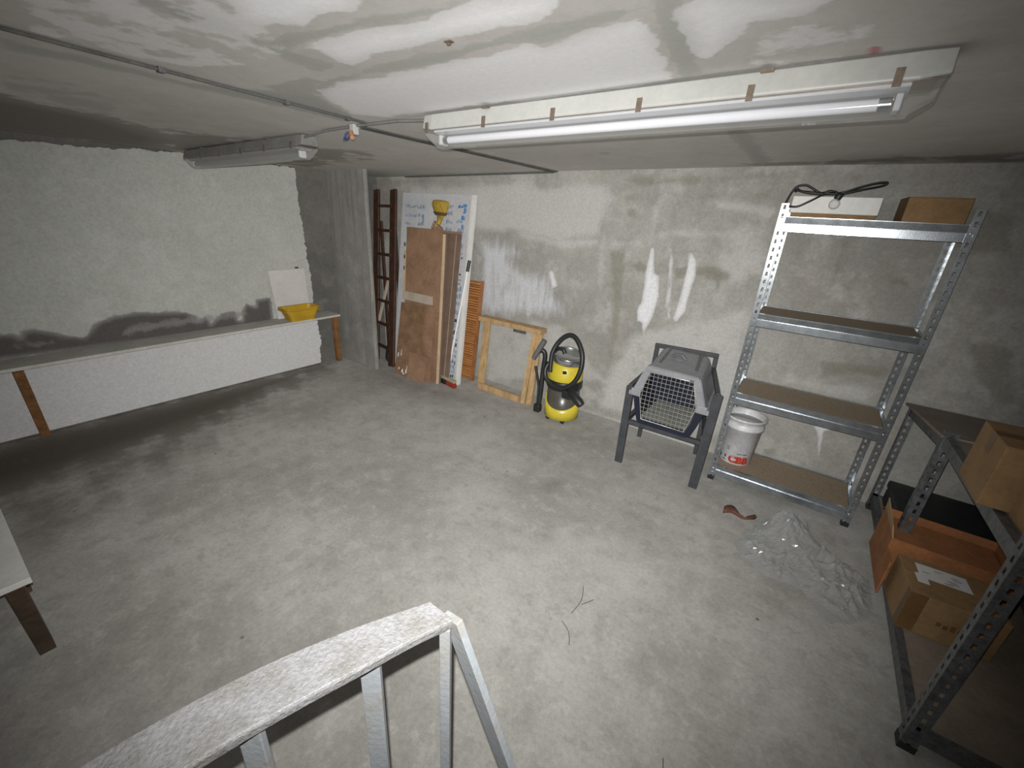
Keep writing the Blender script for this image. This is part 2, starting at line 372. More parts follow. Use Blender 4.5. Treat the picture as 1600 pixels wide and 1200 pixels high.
BACK_LIGHT=[
 (0.8,[(-3.7,1.87),(-2.6,1.9),(-2.39,1.93),(-2.06,1.89),(-1.51,1.94),(-1.39,1.81),(-1.46,1.72),(-1.48,1.53),(-1.88,1.44),(-2.29,1.49),(-2.78,1.48),(-3.74,1.02)]),
 (0.7,[(-1.49,1.74),(-1.45,1.74),(-1.43,1.39),(-1.4,0.92),(-1.5,1.25)]),
 (1,[(-2.3,1.51),(-1.89,1.49),(-1.51,1.5),(-1.51,1.47),(-1.82,1.4),(-2.29,1.47)]),
 (0.9,[(-1.39,1.5),(-1.17,1.53),(-1.14,1.49),(-1.39,1.46)]),
 (0.9,[(-1.08,1.56),(-0.94,1.61),(-0.56,1.63),(-0.55,1.59),(-0.93,1.57),(-1.07,1.55)]),
 (1,[(-0.68,1.81),(-0.56,1.81),(-0.33,1.78),(-0.32,1.75),(-0.67,1.77)]),
 (0.7,[(-1.28,1.78),(-1.11,1.73),(-1.1,1.7),(-1.2,1.71)]),
 (0.8,[(-1.1,1.49),(-1.11,1.78),(-1.05,1.82),(-1.06,1.54)]),
 (0.6,[(-2.74,1.5),(-2.75,0.62),(-1.72,0.81),(-1.24,0.33),(-2.59,-0.05),(-2.88,0.6)]),
 (0.6,[(-0.66,1.73),(-0.3,1.71),(-0.28,1.42),(-0.41,1.18),(-0.64,1.46)]),
 (0.7,[(-1.22,0.57),(-1.09,0.82),(-0.3,1.2),(-0.24,0.61),(-0.3,0.11),(-1.33,0.05)]),
 (0.5,[(0.28,1.55),(0.2,1.32),(0.17,1.07),(0.38,1.12)]),
 (0.6,[(0,0.77),(0.22,0.78),(0.48,0.81),(0.49,0.64),(-0.01,0.67)]),
 (0.9,[(-1.52,0.01),(-1.26,0.01),(-0.85,0.05),(-0.33,0.04),(-0.32,-0.01),(-0.89,-0.03),(-1.31,-0.04)]),
]
BACK_DARK=[
 (0.9,[(-1.22,1.34),(-1.14,1.38),(-1.07,1.35),(-1.07,1.3),(-1.15,1.29)]),
 (0.95,[(-0.89,1.35),(-0.78,1.38),(-0.78,1.31),(-0.85,1.28)]),
 (1,[(-0.73,1.38),(-0.65,1.41),(-0.56,1.39),(-0.49,1.35),(-0.49,1.32),(-0.54,1.29),(-0.54,1.22),(-0.56,1.23),(-0.58,1.29),(-0.66,1.32),(-0.72,1.32)]),
 (0.55,[(-1.41,1.85),(-1.3,1.88),(-1.2,1.86),(-1.14,1.8),(-1.26,1.76),(-1.33,1.73)]),
 (0.8,[(-1.32,1.74),(-1.25,1.74),(-1.23,1.69),(-1.29,1.68)]),
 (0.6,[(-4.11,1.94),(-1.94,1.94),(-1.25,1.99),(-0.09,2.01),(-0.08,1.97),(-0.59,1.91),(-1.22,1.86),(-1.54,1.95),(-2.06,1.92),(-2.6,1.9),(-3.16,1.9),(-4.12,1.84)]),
 (0.55,[(-0.86,1.87),(-0.3,1.93),(-0.37,1.8),(-0.72,1.81),(-0.8,1.71)]),
 (0.6,[(-1.43,1.46),(-1.24,1.46),(-1.19,0.91),(-1.21,0.57),(-1.28,0.32),(-1.34,0.99)]),
 (0.8,[(0.06,1.64),(0.11,1.63),(0.12,1.39),(0.08,1.29),(0.04,1.53)]),
 (0.8,[(0.16,1.47),(0.22,1.46),(0.23,1.38),(0.18,1.39)]),
 (0.8,[(0.31,1.47),(0.42,1.46),(0.45,1.39),(0.33,1.38)]),
 (0.9,[(0.16,0.88),(0.32,0.91),(0.51,0.92),(0.5,0.84),(0.37,0.84),(0.2,0.78)]),
 (0.8,[(-0,0.16),(0.07,0.22),(0.11,0.14),(0.02,0.09)]),
 (0.7,[(0.2,0.17),(0.29,0.19),(0.3,0.1),(0.24,0.1)]),
 (0.8,[(0.48,0.35),(0.54,0.38),(0.54,0.32),(0.49,0.3)]),
 (0.7,[(-0.03,2),(0.07,2),(0.08,1.92),(-0.01,1.92)]),
 (0.65,[(0.32,1.89),(0.75,1.81),(0.85,1.55),(0.55,1.58)]),
 (0.6,[(0.68,1.18),(0.98,1.17),(1.1,0.83),(0.96,0.79)]),
 (0.7,[(-0.55,0.81),(-0.47,0.85),(-0.43,0.8),(-0.48,0.75)]),
 (0.9,[(-0.71,1.09),(-0.68,1.1),(-0.68,1.07),(-0.7,1.07)]),
 (0.8,[(-0.62,1.16),(-0.56,1.16),(-0.55,1.14),(-0.6,1.14)]),
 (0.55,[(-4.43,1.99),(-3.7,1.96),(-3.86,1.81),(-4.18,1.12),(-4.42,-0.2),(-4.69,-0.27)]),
]
LEFT_DARK=[
 (1,[(0.05,0.73),(0.26,0.74),(0.31,0.73),(0.34,0.7),(0.36,0.74),(0.42,0.74),(0.49,0.71),(0.54,0.68),(0.64,0.65),(0.73,0.74),(0.84,0.77),(0.96,0.78),(1.29,0.74),(1.35,0.69),(1.35,0.65),(1.42,0.68),(1.44,0.65),(1.45,0.61),(1.54,0.69),(1.66,0.69),(1.67,0.61),(1.7,0.6),(1.72,0.69),(1.76,0.75),(1.84,0.71),(1.85,0.77),(1.99,0.78),(1.98,0.58),(1.98,0.53),(1.29,0.53),(0.22,0.57),(0.01,0.57)]),
 (0.5,[(0.07,0.03),(0.75,0.03),(1.34,0.01),(1.73,0.03),(2.48,0.03),(2.48,-0.01),(0.07,0.01)]),
]
CEIL_WHITE=[
 (1,[(-1.05,0.49),(-0.8,0.63),(-0.91,0.67),(-0.99,0.66),(-1.08,0.68),(-1.07,0.67),(-1.12,0.63),(-1.17,0.61),(-1.17,0.58)]),
 (0.95,[(-1.21,0.74),(-1.11,0.73),(-0.98,0.74),(-0.86,0.78),(-0.75,0.77),(-0.66,0.77),(-0.5,0.82),(-0.55,0.88),(-0.66,0.89),(-0.83,0.87),(-0.96,0.87),(-1.08,0.87),(-1.21,0.88),(-1.21,0.83),(-1.2,0.78)]),
 (0.8,[(-1.56,0.99),(-1.4,0.97),(-1.18,0.98),(-0.96,0.99),(-0.8,0.98),(-0.69,0.98),(-0.66,1.02),(-0.57,1),(-0.38,0.95),(-0.41,1.09),(-0.43,1.26),(-0.45,1.39),(-0.78,1.42),(-1.26,1.39),(-1.69,1.39),(-1.77,1.27),(-1.69,1.12)]),
 (0.9,[(-0.35,0.98),(-0.29,0.94),(-0.07,1.05),(-0.15,1.11),(-0.23,1.11),(-0.29,1.19),(-0.34,1.29),(-0.37,1.24)]),
 (0.5,[(-0.34,1.29),(-0.23,1.13),(-0.07,1.08),(-0,1.23),(-0.05,1.44),(-0.24,1.46)]),
 (0.5,[(-1.44,0.27),(-1.06,0.48),(-1.2,0.75),(-1.48,0.8),(-1.72,0.68),(-1.79,0.42),(-1.79,0.32)]),
]
CEIL_DARK=[
 (0.9,[(-1.26,0.66),(-1.1,0.69),(-0.92,0.7),(-0.71,0.75),(-0.64,0.75),(-0.73,0.77),(-0.85,0.77),(-0.98,0.74),(-1.16,0.73),(-1.28,0.73)]),
 (0.9,[(-1.58,0.97),(-1.37,0.93),(-1.01,0.92),(-0.68,0.92),(-0.38,0.92),(-0.39,0.95),(-0.65,1),(-0.68,0.97),(-0.96,0.99),(-1.18,0.97),(-1.4,0.97),(-1.61,1.04)]),
 (0.9,[(-0.37,0.89),(-0.32,0.92),(-0.35,1.12),(-0.38,1.37),(-0.45,1.39),(-0.43,1.21),(-0.41,1.09)]),
 (0.9,[(-0.46,1.94),(-0.39,1.93),(-0.38,3.09),(-0.49,3.24)]),
 (0.7,[(-1.28,0.36),(-1.18,0.42),(-1.23,0.64),(-1.24,0.77),(-1.25,0.9),(-1.38,0.9),(-1.31,0.62),(-1.33,0.47)]),
 (0.8,[(-1.89,0.29),(-1.87,0.47),(-1.89,0.73),(-1.61,1.04),(-1.78,1.29),(-1.95,1.38),(-1.96,0.98),(-1.97,0.63),(-2.03,0.33)]),
 (0.6,[(-1.67,0.85),(-1.44,0.87),(-1.39,0.94),(-1.7,1.09),(-1.86,1.25),(-1.91,1.11)]),
 (0.5,[(-2.37,0.34),(-2.29,0.54),(-2.47,0.73),(-3.07,0.83),(-3.05,0.56),(-2.92,0.4)]),
 (0.8,[(-1.22,2.52),(-1.15,2.49),(-1.13,2.57),(-1.21,2.63)]),
 (0.6,[(-1.39,0.49),(-1.37,0.51),(-1.38,0.53),(-1.43,0.5)]),
]
CEIL_RED=[
 (1,[(-0.04,1.34),(-0.03,1.33),(-0.02,1.33),(-0.01,1.38),(-0.03,1.39),(-0.04,1.38)]),
]
FLOOR_DARK=[
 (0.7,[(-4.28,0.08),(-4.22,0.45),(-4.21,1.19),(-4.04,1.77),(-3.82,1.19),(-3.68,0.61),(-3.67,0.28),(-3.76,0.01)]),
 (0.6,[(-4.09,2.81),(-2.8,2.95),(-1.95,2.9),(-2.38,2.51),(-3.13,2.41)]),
 (0.8,[(-0.24,1.29),(-0.18,1.35),(-0.14,1.3),(-0.16,1.25),(-0.22,1.24)]),
 (0.4,[(-1.62,1.83),(-1.23,2.38),(-0.8,2.53),(-0.85,2.04),(-1.18,1.68)]),
 (0.4,[(-1.49,2.81),(-0.82,3.11),(-0.49,3.02),(-0.66,2.65),(-1.18,2.67)]),
 (0.4,[(-2.23,0.23),(-2.04,0.77),(-1.66,0.9),(-1.64,0.51),(-1.89,0.24)]),
 (0.45,[(-0.02,2.81),(0.57,2.9),(0.67,2.54),(0.47,2.39),(0.17,2.38)]),
 (0.5,[(-0.86,0.7),(-0.77,0.78),(-0.7,0.74),(-0.77,0.68)]),
 (0.4,[(-0.64,1.5),(-0.5,1.66),(-0.41,1.53),(-0.54,1.44)]),
]
FLOOR_LIGHT=[
 (0.6,[(-1.87,1.11),(-1.74,1.29),(-1.46,1.24),(-1.41,1.1),(-1.63,1.03)]),
 (0.55,[(-1.14,1.2),(-0.94,1.88),(-0.42,2.09),(-0.07,1.95),(-0.23,1.46),(-0.58,1.27),(-0.84,1.14)]),
 (0.5,[(-0.64,1.06),(-0.31,1.36),(-0.23,1.18),(0.06,1.35),(0.11,1.13),(-0.34,0.79)]),
 (0.4,[(0.06,2.06),(0.27,1.94),(0.45,1.91),(0.57,1.62),(0.27,1.45),(0.04,1.68)]),
 (0.5,[(-2.79,2.13),(-2.04,2.64),(-1.38,2.62),(-1.59,2.07),(-2.13,1.84)]),
 (0.8,[(-1.5,3.31),(-1.32,3.33),(-0.91,3.36),(-0.33,3.35),(-0.36,3.28),(-0.86,3.22),(-1.35,3.18)]),
]
FLOOR_DIRT_FALLOFF = [(1.0, [(-4.3, -2.4), (-3.6, -2.4), (-3.35, .2), (-3.5, 1.2), (-3.8, 1.9), (-4.05, 2.6), (-4.3, 2.6)]), (.55, [(-4.3, -2.4), (-2.9, -2.4), (-2.7, .2), (-3.1, 1.0), (-3.6, 1.6), (-4.3, 1.6)])]  # brown dirt along the left wall, with the dim flash edge painted in
CEIL_DAMP_FALLOFF = [(.9, [(-4.3, -2.4), (-3.0, -2.4), (-2.75, .3), (-3.0, .9), (-3.5, 1.3), (-4.3, 1.5)]), (.6, [(-4.3, 1.2), (-3.0, .9), (-2.5, 2.2), (-4.3, 2.7)]), (.6, [(-.6, 3.05), (.5, 2.9), (1.4, 2.2), (1.4, 3.4), (-.6, 3.4)])]  # some damp, mostly flash fall-off painted darker towards the ceiling edges
fu = np.linspace(XL, XR, 380); fv = np.linspace(YF, YB, 390)
grid('floor', fu, fv, lambda x, y: (x, y, 0), 'floor', [('dark', FLOOR_DARK, .22), ('light', FLOOR_LIGHT, .2), ('dirt_falloff', FLOOR_DIRT_FALLOFF, .35)])
grid('ceiling', fu, fv, lambda x, y: (x, y, zc(x)), 'ceiling', [('dark', CEIL_DARK, .05), ('white', CEIL_WHITE, .05), ('red', CEIL_RED, .06), ('dirt_falloff', CEIL_DAMP_FALLOFF, .25)])
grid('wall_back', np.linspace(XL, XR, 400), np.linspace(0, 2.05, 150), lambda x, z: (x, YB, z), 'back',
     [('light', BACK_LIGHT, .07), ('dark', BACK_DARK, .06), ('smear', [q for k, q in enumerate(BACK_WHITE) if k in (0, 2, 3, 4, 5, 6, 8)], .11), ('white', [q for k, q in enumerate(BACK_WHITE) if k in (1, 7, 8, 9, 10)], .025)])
wl = MB().box(XL - .1, XL, YF, YB, 0, 2.05).build('wall_left', 'raw', kind='structure')
MB().box(XR, XR + .1, YF, YB, 0, 2.05).build('wall_right', 'raw', kind='structure')
MB().box(XL, XR, YF - .1, YF, 0, 2.05).build('wall_front', 'raw', kind='structure')
# plaster coat on the left wall, ragged at its edges
def plaster():
    rnd = np.random.RandomState(3)
    def walk(n, s):
        a = rnd.randn(n).cumsum() * s; return a - np.linspace(a[0], a[-1], n)
    ys = np.linspace(YF, 2.385, 330); zs = np.linspace(.015, 1.925, 130)
    top = walk(330, .0022) + rnd.randn(330) * .002; right = walk(130, .004) + rnd.randn(130) * .004
    def fn(y, z):
        ty = (y - YF) / (2.385 - YF); tz = (z - .015) / 1.91
        zz = z + tz ** 6 * np.interp(y, ys, top) + .012 * ty * tz
        yy = y + ty ** 40 * (np.interp(z, zs, right) + .03 * (1 - tz))
        return (XL + .022, yy, zz)
    ob = grid('plaster', ys, zs, fn, 'plaster', [('dark', LEFT_DARK, .035), ('pale', [(.9, [(.85, .62), (1.3, .63), (1.75, .64), (1.75, .68), (1.3, .69), (.9, .68)]), (.8, [(.3, .62), (.5, .62), (.5, .66), (.3, .66)])], .05), ('white', [(1., [(-2.4, -.05), (2.6, -.05), (2.6, .56), (-2.4, .56)])], .05)], kind=None)
    md = ob.modifiers.new('solid', 'SOLIDIFY'); md.thickness = .02; md.offset = -1 if ob.data.polygons[0].normal.x > 0 else 1
    ob.parent = wl; ob['label'] = 'white plaster coat with a ragged edge and damp dark band'
plaster()
# pillar in the far left corner
mb = MB()
random.seed(2); prev = None; secs = []
for i in range(15):
    z = 1.968 * i / 14; j = lambda: random.uniform(-.006, .006)
    secs.append([(XL, 2.706, z), (-3.93 + j(), 2.702 + j(), z), (-3.635 + j(), 2.706 + j(), z), (-3.632 + j(), 2.73, z), (-3.635, 2.752, z), (XL, 2.752, z)])
pl = mb.loft(secs, caps=True).build('trim_1', 'pillar', bevel=.006, kind='structure')
pl['label'] = 'raw concrete wing pillar in the far left corner'
# joint strips at the ceiling
mb = MB().hexa([(-1.93, 1.47, 1.995), (-1.93, 1.47, 2.02), (-1.975, 1.47, 2.02), (-1.975, 1.47, 1.99)], [(-1.935, 3.32, 1.992), (-1.935, 3.32, 2.02), (-1.985, 3.32, 2.02), (-1.985, 3.32, 1.988)])
mb.build('trim_2', 'strip', kind='structure')
MB().hexa([(-1.97, 3.295, 1.985), (-1.97, 3.323, 1.985), (-1.97, 3.323, 2.02), (-1.97, 3.295, 2.02)], [(-3.75, 3.295, 1.945), (-3.75, 3.323, 1.945), (-3.75, 3.323, 1.99), (-3.75, 3.295, 1.99)]).build('trim_3', 'strip', kind='structure')

# ------------------------------------------------------------------ shelf rack by the back wall
def pierced(mb, o, du, dn, z0, z1, pitch=.045, hw=.36, hh=.30):
    """perforated strip: from point o along unit du*width, upright in z; slots punched every pitch"""
    o = Vector(o); du = Vector(du); n = max(1, round((z1 - z0) / pitch)); p = (z1 - z0) / n
    for i in range(n):
        z = z0 + i * p; q = lambda u, t: o + du * u + Vector((0, 0, z + t * p))
        O = [q(0, 0), q(1, 0), q(1, 1), q(0, 1)]
        I = [q(.5 - hw / 2, .5 - hh * .6), q(.5 + hw / 2, .5 - hh * .6), q(.5 + hw / 2 * .8, .5 + hh), q(.5 - hw / 2 * .8, .5 + hh)]
        mb.add(O + I, [(0, 1, 5, 4), (1, 2, 6, 5), (2, 3, 7, 6), (3, 0, 4, 7)])
def upright(parent, x, y, sx, sy, h, mat, fw=.036, name='upright', z0=0.0, hw=.36):
    mb = MB(); pierced(mb, (x, y, z0), (sx * fw, 0, 0), None, z0 * 0, h - z0, hw=hw); pierced(mb, (x, y, z0), (0, sy * fw, 0), None, 0, h - z0, hw=hw)
    u = mb.build(name, mat, parent, solid=.0018)
    f = MB().box(min(x, x + sx * fw) - .002, max(x, x + sx * fw) + .002, min(y, y + sy * fw) - .002, max(y, y + sy * fw) + .002, 0, .03).build('foot_cap', 'black', u)
    return u
def beam_x(x0, x1, y, z1, h, d):
    """stepped shelf beam seen from -y: leaning upper face, upright lower face, lip below"""
    pr = [(0, z1), (-.0, z1 - .002), (.006, z1 - .45 * h), (0, z1 - .47 * h), (0, z1 - h), (.022, z1 - h), (.022, z1 - h + .006), (.009, z1 - h + .006), (.012, z1 - .4 * h), (.022, z1 - .004), (.022, z1)]
    s = [[(x, y + d * a, b) for a, b in pr] for x in (x0, x1)]
    return MB().loft(s, caps=True)
rx0, rx1, ry0, ry1 = -.262, .548, 2.922, 3.312
rack = thing('shelf_rack', 'tall galvanised four shelf rack standing against the back wall', 'shelf rack', (.14, 3.12, 0))
for (x, sx) in ((rx0, 1), (rx1, -1)):
    for (y, sy) in ((ry0, 1), (ry1, -1)): upright(rack, x, y, sx, sy, 1.795, 'galv')
for zt in (1.728, 1.184, .664, .116):
    h = .078
    beam_x(rx0 + .004, rx1 - .004, ry0 + .003, zt, h, 1).build('beam', 'galv', rack)
    beam_x(rx0 + .004, rx1 - .004, ry1 - .003, zt, h, -1).build('beam', 'galv', rack)
    for x in (rx0 + .003, rx1 - .023): MB().box(x, x + .02, ry0 + .03, ry1 - .03, zt - h + .01, zt - .004).build('end_beam', 'galv', rack)
    MB().box(rx0 + .026, rx1 - .026, ry0 + .028, ry1 - .028, zt - .014, zt - .002).build('shelf_board', 'chip', rack, bevel=.001)
    pass
for zt in (1.69, 1.15, .63, .085):
    for x in (rx0 + .018, rx1 - .018): MB().tube([(x, ry0 - .006, zt), (x, ry0 + .001, zt)], .006, 8).build('bolt', 'galv', rack)

# ------------------------------------------------------------------ second rack in the right foreground
r2 = thing('steel_rack', 'low dark slotted angle rack in the right foreground, holding cardboard boxes', 'shelf rack', (.92, 2.4, 0))
gx0, gx1 = .655, 1.2
for (y, sy, hh) in ((1.575, 1, 1.3), (2.525, 1, .86), (3.29, -1, .72)):
    for (x, sx) in ((gx0, 1), (gx1, -1)): upright(r2, x, y, sx, sy, hh if y < 3 or x > 1 else .72, 'steel_dark', fw=.045, hw=.3)
bz = .105
for x, s in ((gx0 + .004, 1), (gx1 - .004, -1)):
    for (ya, yb_, za, zb) in ((1.58, 2.56, bz, bz), (2.56, 3.28, bz, bz), (1.58, 2.56, .862, .835), (2.53, 3.28, .825, .72)):
        h = .05
        MB().hexa([(x, ya, za), (x + s * .03, ya, za), (x + s * .03, ya, za - h), (x, ya, za - h)], [(x, yb_, zb), (x + s * .03, yb_, zb), (x + s * .03, yb_, zb - h), (x, yb_, zb - h)]).build('beam', 'steel_dark', r2)
for y in (1.578, 3.25):
    for z in (bz, .86 if y < 2 else .725): MB().box(gx0 + .004, gx1 - .004, y, y + .03, z - .05, z).build('end_beam', 'steel_dark', r2)
MB().box(gx0 + .036, gx1 - .036, 1.612, 3.245, bz - .014, bz - .002).build('shelf_board', 'brown_shelf', r2)
MB().hexa([(gx0 + .036, 1.612, .846), (gx1 - .036, 1.612, .846), (gx1 - .036, 1.612, .858), (gx0 + .036, 1.612, .858)], [(gx0 + .036, 2.53, .82), (gx1 - .036, 2.53, .82), (gx1 - .036, 2.53, .832), (gx0 + .036, 2.53, .832)]).build('shelf_board', 'brown_shelf', r2)
MB().hexa([(gx0 - .005, 2.54, .822), (gx1 - .036, 2.54, .822), (gx1 - .036, 2.54, .836), (gx0 - .005, 2.54, .836)], [(gx0 - .02, 3.30, .725), (gx1 - .036, 3.30, .725), (gx1 - .036, 3.30, .739), (gx0 - .02, 3.30, .739)]).build('shelf_board', 'brown_shelf', r2)

# black case on the far end of the low shelf
t = thing('black_case', 'black case lying on the low shelf at the far end of the dark rack', 'case', (.88, 3.0, bz))
MB().box(.70, 1.15, 2.70, 3.22, bz, .20).build('body', 'greenish_black', t, bevel=.012)
MB().box(.695, 1.155, 2.695, 3.225, .203, .255).build('lid', 'greenish_black', t, bevel=.012)
MB().tube(curve_pts([(.86, 2.70, .18), (.86, 2.677, .18), (1.0, 2.677, .18), (1.0, 2.70, .18)], 4), .008, 6).build('handle', 'greenish_black', t)

# ------------------------------------------------------------------ boxes
def carton(name, label, c, sx, sy, sz, rot, mat='card', tape=True, group=None, flaps=False):
    """closed carton: walls, two lid flaps with a seam, tape"""
    t = thing(name, label, 'box', c, group); R = Matrix.Translation(c) @ Matrix.Rotation(rot, 4, 'Z')
    mb = MB(); mb.M = R; mb.box(-sx / 2, sx / 2, -sy / 2, sy / 2, 0, sz - .004); mb.build('body', mat, t, bevel=.003)
    for s in (-1, 1):
        mb = MB(); mb.M = R; a, b = sorted((s * .001, s * sy / 2)); mb.box(-sx / 2, sx / 2, a, b, sz - .004, sz); mb.build('flap', mat, t, bevel=.0015)
    if tape:
        mb = MB(); mb.M = R; mb.box(-sx / 2 - .0006, sx / 2 + .0006, -.025, .025, sz - .0002, sz + .0006)
        mb.box(-sx / 2 - .0007, -sx / 2 - .0001, -.025, .025, sz - .07, sz + .0003); mb.build('tape', 'card_dark', t)
    return t, R
# open carton at the back of the low shelf, flaps up
t = thing('open_carton', 'open cardboard carton with raised flaps behind the labelled carton on the low shelf', 'box', (.84, 2.5, bz))
ax0, ax1, ay0, ay1, az = .607, 1.03, 2.362, 2.66, .345
mb = MB(); w_ = .004
mb.box(ax0, ax0 + w_, ay0, ay1, bz, az); mb.box(ax1 - w_, ax1, ay0, ay1, bz, az); mb.box(ax0 + w_, ax1 - w_, ay0, ay0 + w_, bz, az); mb.box(ax0 + w_, ax1 - w_, ay1 - w_, ay1, bz, az); mb.box(ax0 + w_, ax1 - w_, ay0 + w_, ay1 - w_, bz, bz + w_)
mb.build('body', 'card_in', t)
MB().slab([(ax0, ay1, az), (ax0, ay0, az), (ax0 - .012, ay0 + .02, az + .05), (ax0 - .008, ay1 - .02, az + .065)], .004).build('flap', 'card_pale', t)
MB().slab([(ax0, ay1, az), (ax1, ay1, az), (ax1 - .01, ay1 + .10, az - .06), (ax0 + .01, ay1 + .10, az - .06)], .004).build('flap', 'card_in', t)
MB().slab([(ax1, ay0, az), (ax1, ay1, az), (ax1 + .08, ay1 - .02, az + .08), (ax1 + .08, ay0 + .02, az + .08)], .004).build('flap', 'card_in', t)
MB().box(ax0 + .012, ax1 - .012, ay0 + .02, ay1 - .012, bz + .01, az - .035).build('filling', 'card_in', t, bevel=.01, label='folded orange brown cardboard filling')
MB().box(ax0, ax0 + .008, 2.245, 2.3615, bz, .285).build('side_flap', 'card_in', t, bevel=.002)
# labelled carton
t, R = carton('labelled_carton', 'closed cardboard carton with a white paper label on top, on the low shelf', (.80, 2.21, bz), .30, .262, .195, math.radians(4), tape=False)
mb = MB(); mb.M = R; mb.add([(-.10, -.005, .1957), (.07, -.005, .1957), (.07, .095, .1957), (-.10, .095, .1957)], [(0, 1, 2, 3)]); mb.add([(-.115, -.045, .1956), (-.075, -.045, .1956), (-.075, .02, .1956), (-.115, .02, .1956)], [(0, 1, 2, 3)])
lab = mb.build('paper_label', 'paper', t)
mb = MB(); mb.M = R
random.seed(5)
for k in range(7):
    x = random.uniform(-.09, .025); y = .005 + .011 * k
    mb.add([(x, y, .1961), (x + random.uniform(.012, .035), y, .1961), (x + .03, y + .004, .1961), (x, y + .004, .1961)], [(0, 1, 2, 3)])
mb.build('print', 'ink_dark', lab, kind='stuff')
mb = MB(); mb.M = R; mb.box(-.1512, -.095, -.1316, -.1311, .005, .195); mb.box(-.1508, -.1501, -.131, -.09, .005, .19); mb.build('tape', 'card_dark', t)
mb = MB(); mb.M = R
for k in range(7): mb.box(-.04 + k * .022, -.025 + k * .022, -.1316, -.1311, .075 + random.uniform(-.006, .006), .095 + random.uniform(-.006, .006))
mb.build('faded_print', 'card_dark', t, kind='stuff')
# carton at the frame edge, and the big one on the upper shelf
carton('brown_carton', 'plain dark carton beside the labelled carton, cut by the photo edge', (1.16, 1.93, bz), .12, .24, .16, 0, tape=True)
carton('big_carton', 'wide low cardboard carton on the upper shelf of the dark rack, the farther of two', (.79, 1.955, .860), .35, .24, .215, 0, tape=True)
carton('tall_carton', 'cardboard carton on the upper shelf of the dark rack, nearest the camera', (.86, 1.715, .862), .34, .22, .25, math.radians(3), tape=False)

# white tray box with lamp cord, and brown carton, on the top shelf
t = thing('white_box', 'white flat box with a brown base on the top shelf of the galvanised rack', 'box', (-.03, 3.1, 1.728))
MB().box(-.215, .165, 3.0, 3.22, 1.7265, 1.752).build('base', 'card', t, bevel=.002)
MB().box(-.222, .172, 2.995, 3.225, 1.752, 1.838).build('lid', 'white_board', t, bevel=.003)
t, R = carton('top_carton', 'brown cardboard carton at the right end of the top shelf', (.385, 3.135, 1.728), .24, .22, .12, math.radians(4), tape=False)
t = thing('cord_lamp', 'black cord with a socket and clear bulb lying over the white box', 'lamp', (-.02, 2.98, 1.84))
c1 = [(-.252, 2.975, 1.80), (-.235, 2.965, 1.785), (-.19, 2.96, 1.782), (-.14, 2.965, 1.81), (-.09, 2.985, 1.845), (-.06, 2.99, 1.862), (-.035, 2.985, 1.86), (-.02, 2.982, 1.845)]
c2 = [(-.252, 2.99, 1.80), (-.238, 3.0, 1.855), (-.22, 3.0, 1.885), (-.18, 3.0, 1.893), (-.14, 3.0, 1.875), (-.10, 3.0, 1.855), (-.06, 3.0, 1.866), (-.03, 2.99, 1.852)]
c3 = [(-.22, 3.02, 1.862), (-.225, 3.0, 1.87), (-.17, 2.99, 1.856), (-.11, 2.99, 1.85), (-.05, 2.99, 1.852), (.0, 2.99, 1.86), (.06, 3.0, 1.885), (.12, 3.01, 1.905), (.165, 3.02, 1.91), (.15, 3.02, 1.895), (.08, 3.0, 1.876), (.02, 2.99, 1.858), (-.015, 2.985, 1.848)]
c4 = [(-.215, 3.01, 1.875), (-.19, 3.0, 1.862), (-.13, 3.0, 1.858), (-.08, 2.99, 1.852), (-.02, 2.985, 1.85)]
mb = MB()
for c in (c1, c2, c3, c4): mb.tube(curve_pts(c, 7), .0055, 6)
mb.build('cord', 'black', t)
mb = MB(); mb.M = Matrix.Translation((-.018, 2.982, 1.835)) @ Matrix.Rotation(math.radians(25), 4, 'Y')
mb.lathe([(0, .022), (.012, .022), (.017, .012), (.017, -.008), (.014, -.014), (0, -.014)], n=14).build('socket', 'black', t)
mb = MB(); mb.M = Matrix.Translation((-.026, 2.976, 1.80))
mb.lathe([(0, -.026)] + [(.026 * math.sin(a), -.026 * math.cos(a)) for a in np.linspace(.2, 2.5, 12)] + [(.012, .026)], n=18).build('bulb', 'bulb', t)

# ------------------------------------------------------------------ bucket with red lettering
bx, by, b0 = -.145, 3.105, .116
t = thing('paint_bucket', 'white plastic bucket with red lettering on the bottom shelf of the galvanised rack', 'bucket', (bx, by, b0))
def rb(z): return .100 + .024 * z / .36
mb = MB(); mb.lathe([(0, .004), (.095, .0), (.1, .006), (rb(.27), .27), (rb(.27) + .008, .272), (rb(.27) + .009, .29), (rb(.3), .292), (rb(.335), .335), (rb(.335) + .008, .337), (rb(.335) + .008, .352), (rb(.34), .354), (rb(.33) - .005, .34), (.092, .02), (0, .018)], (bx, by, b0), 40)
bk = mb.build('body', 'bucket', t)
MB().lathe([(0, .30), (rb(.3) - .004, .30), (rb(.3) - .004, .31), (0, .315)], (bx, by, b0), 32).build('lid', 'bucket', t)
def wrap_text(body, size, z0, ang0, mat, name, scale=(1, 1)):
    cu = bpy.data.curves.new('letters', 'FONT'); cu.body = body; cu.size = size; cu.resolution_u = 3; cu.offset = .0045
    tmp = bpy.data.objects.new('letters', cu); col.objects.link(tmp); bpy.context.view_layer.update()
    me = tmp.to_mesh(); mb = MB()
    vs = []
    for v in me.vertices:
        z = z0 + v.co.y * scale[1]; r = rb(z) + .0012; an = ang0 + v.co.x * scale[0] / r
        vs.append((bx + r * math.cos(an), by + r * math.sin(an), b0 + z))
    mb.add(vs, [tuple(p.vertices) for p in me.polygons]); tmp.to_mesh_clear(); bpy.data.objects.remove(tmp); bpy.data.curves.remove(cu)
    return mb.build(name, mat, bk)
wrap_text('CBB', .07, .02, math.radians(-108), 'red', 'red_lettering', (1.0, 1.0))
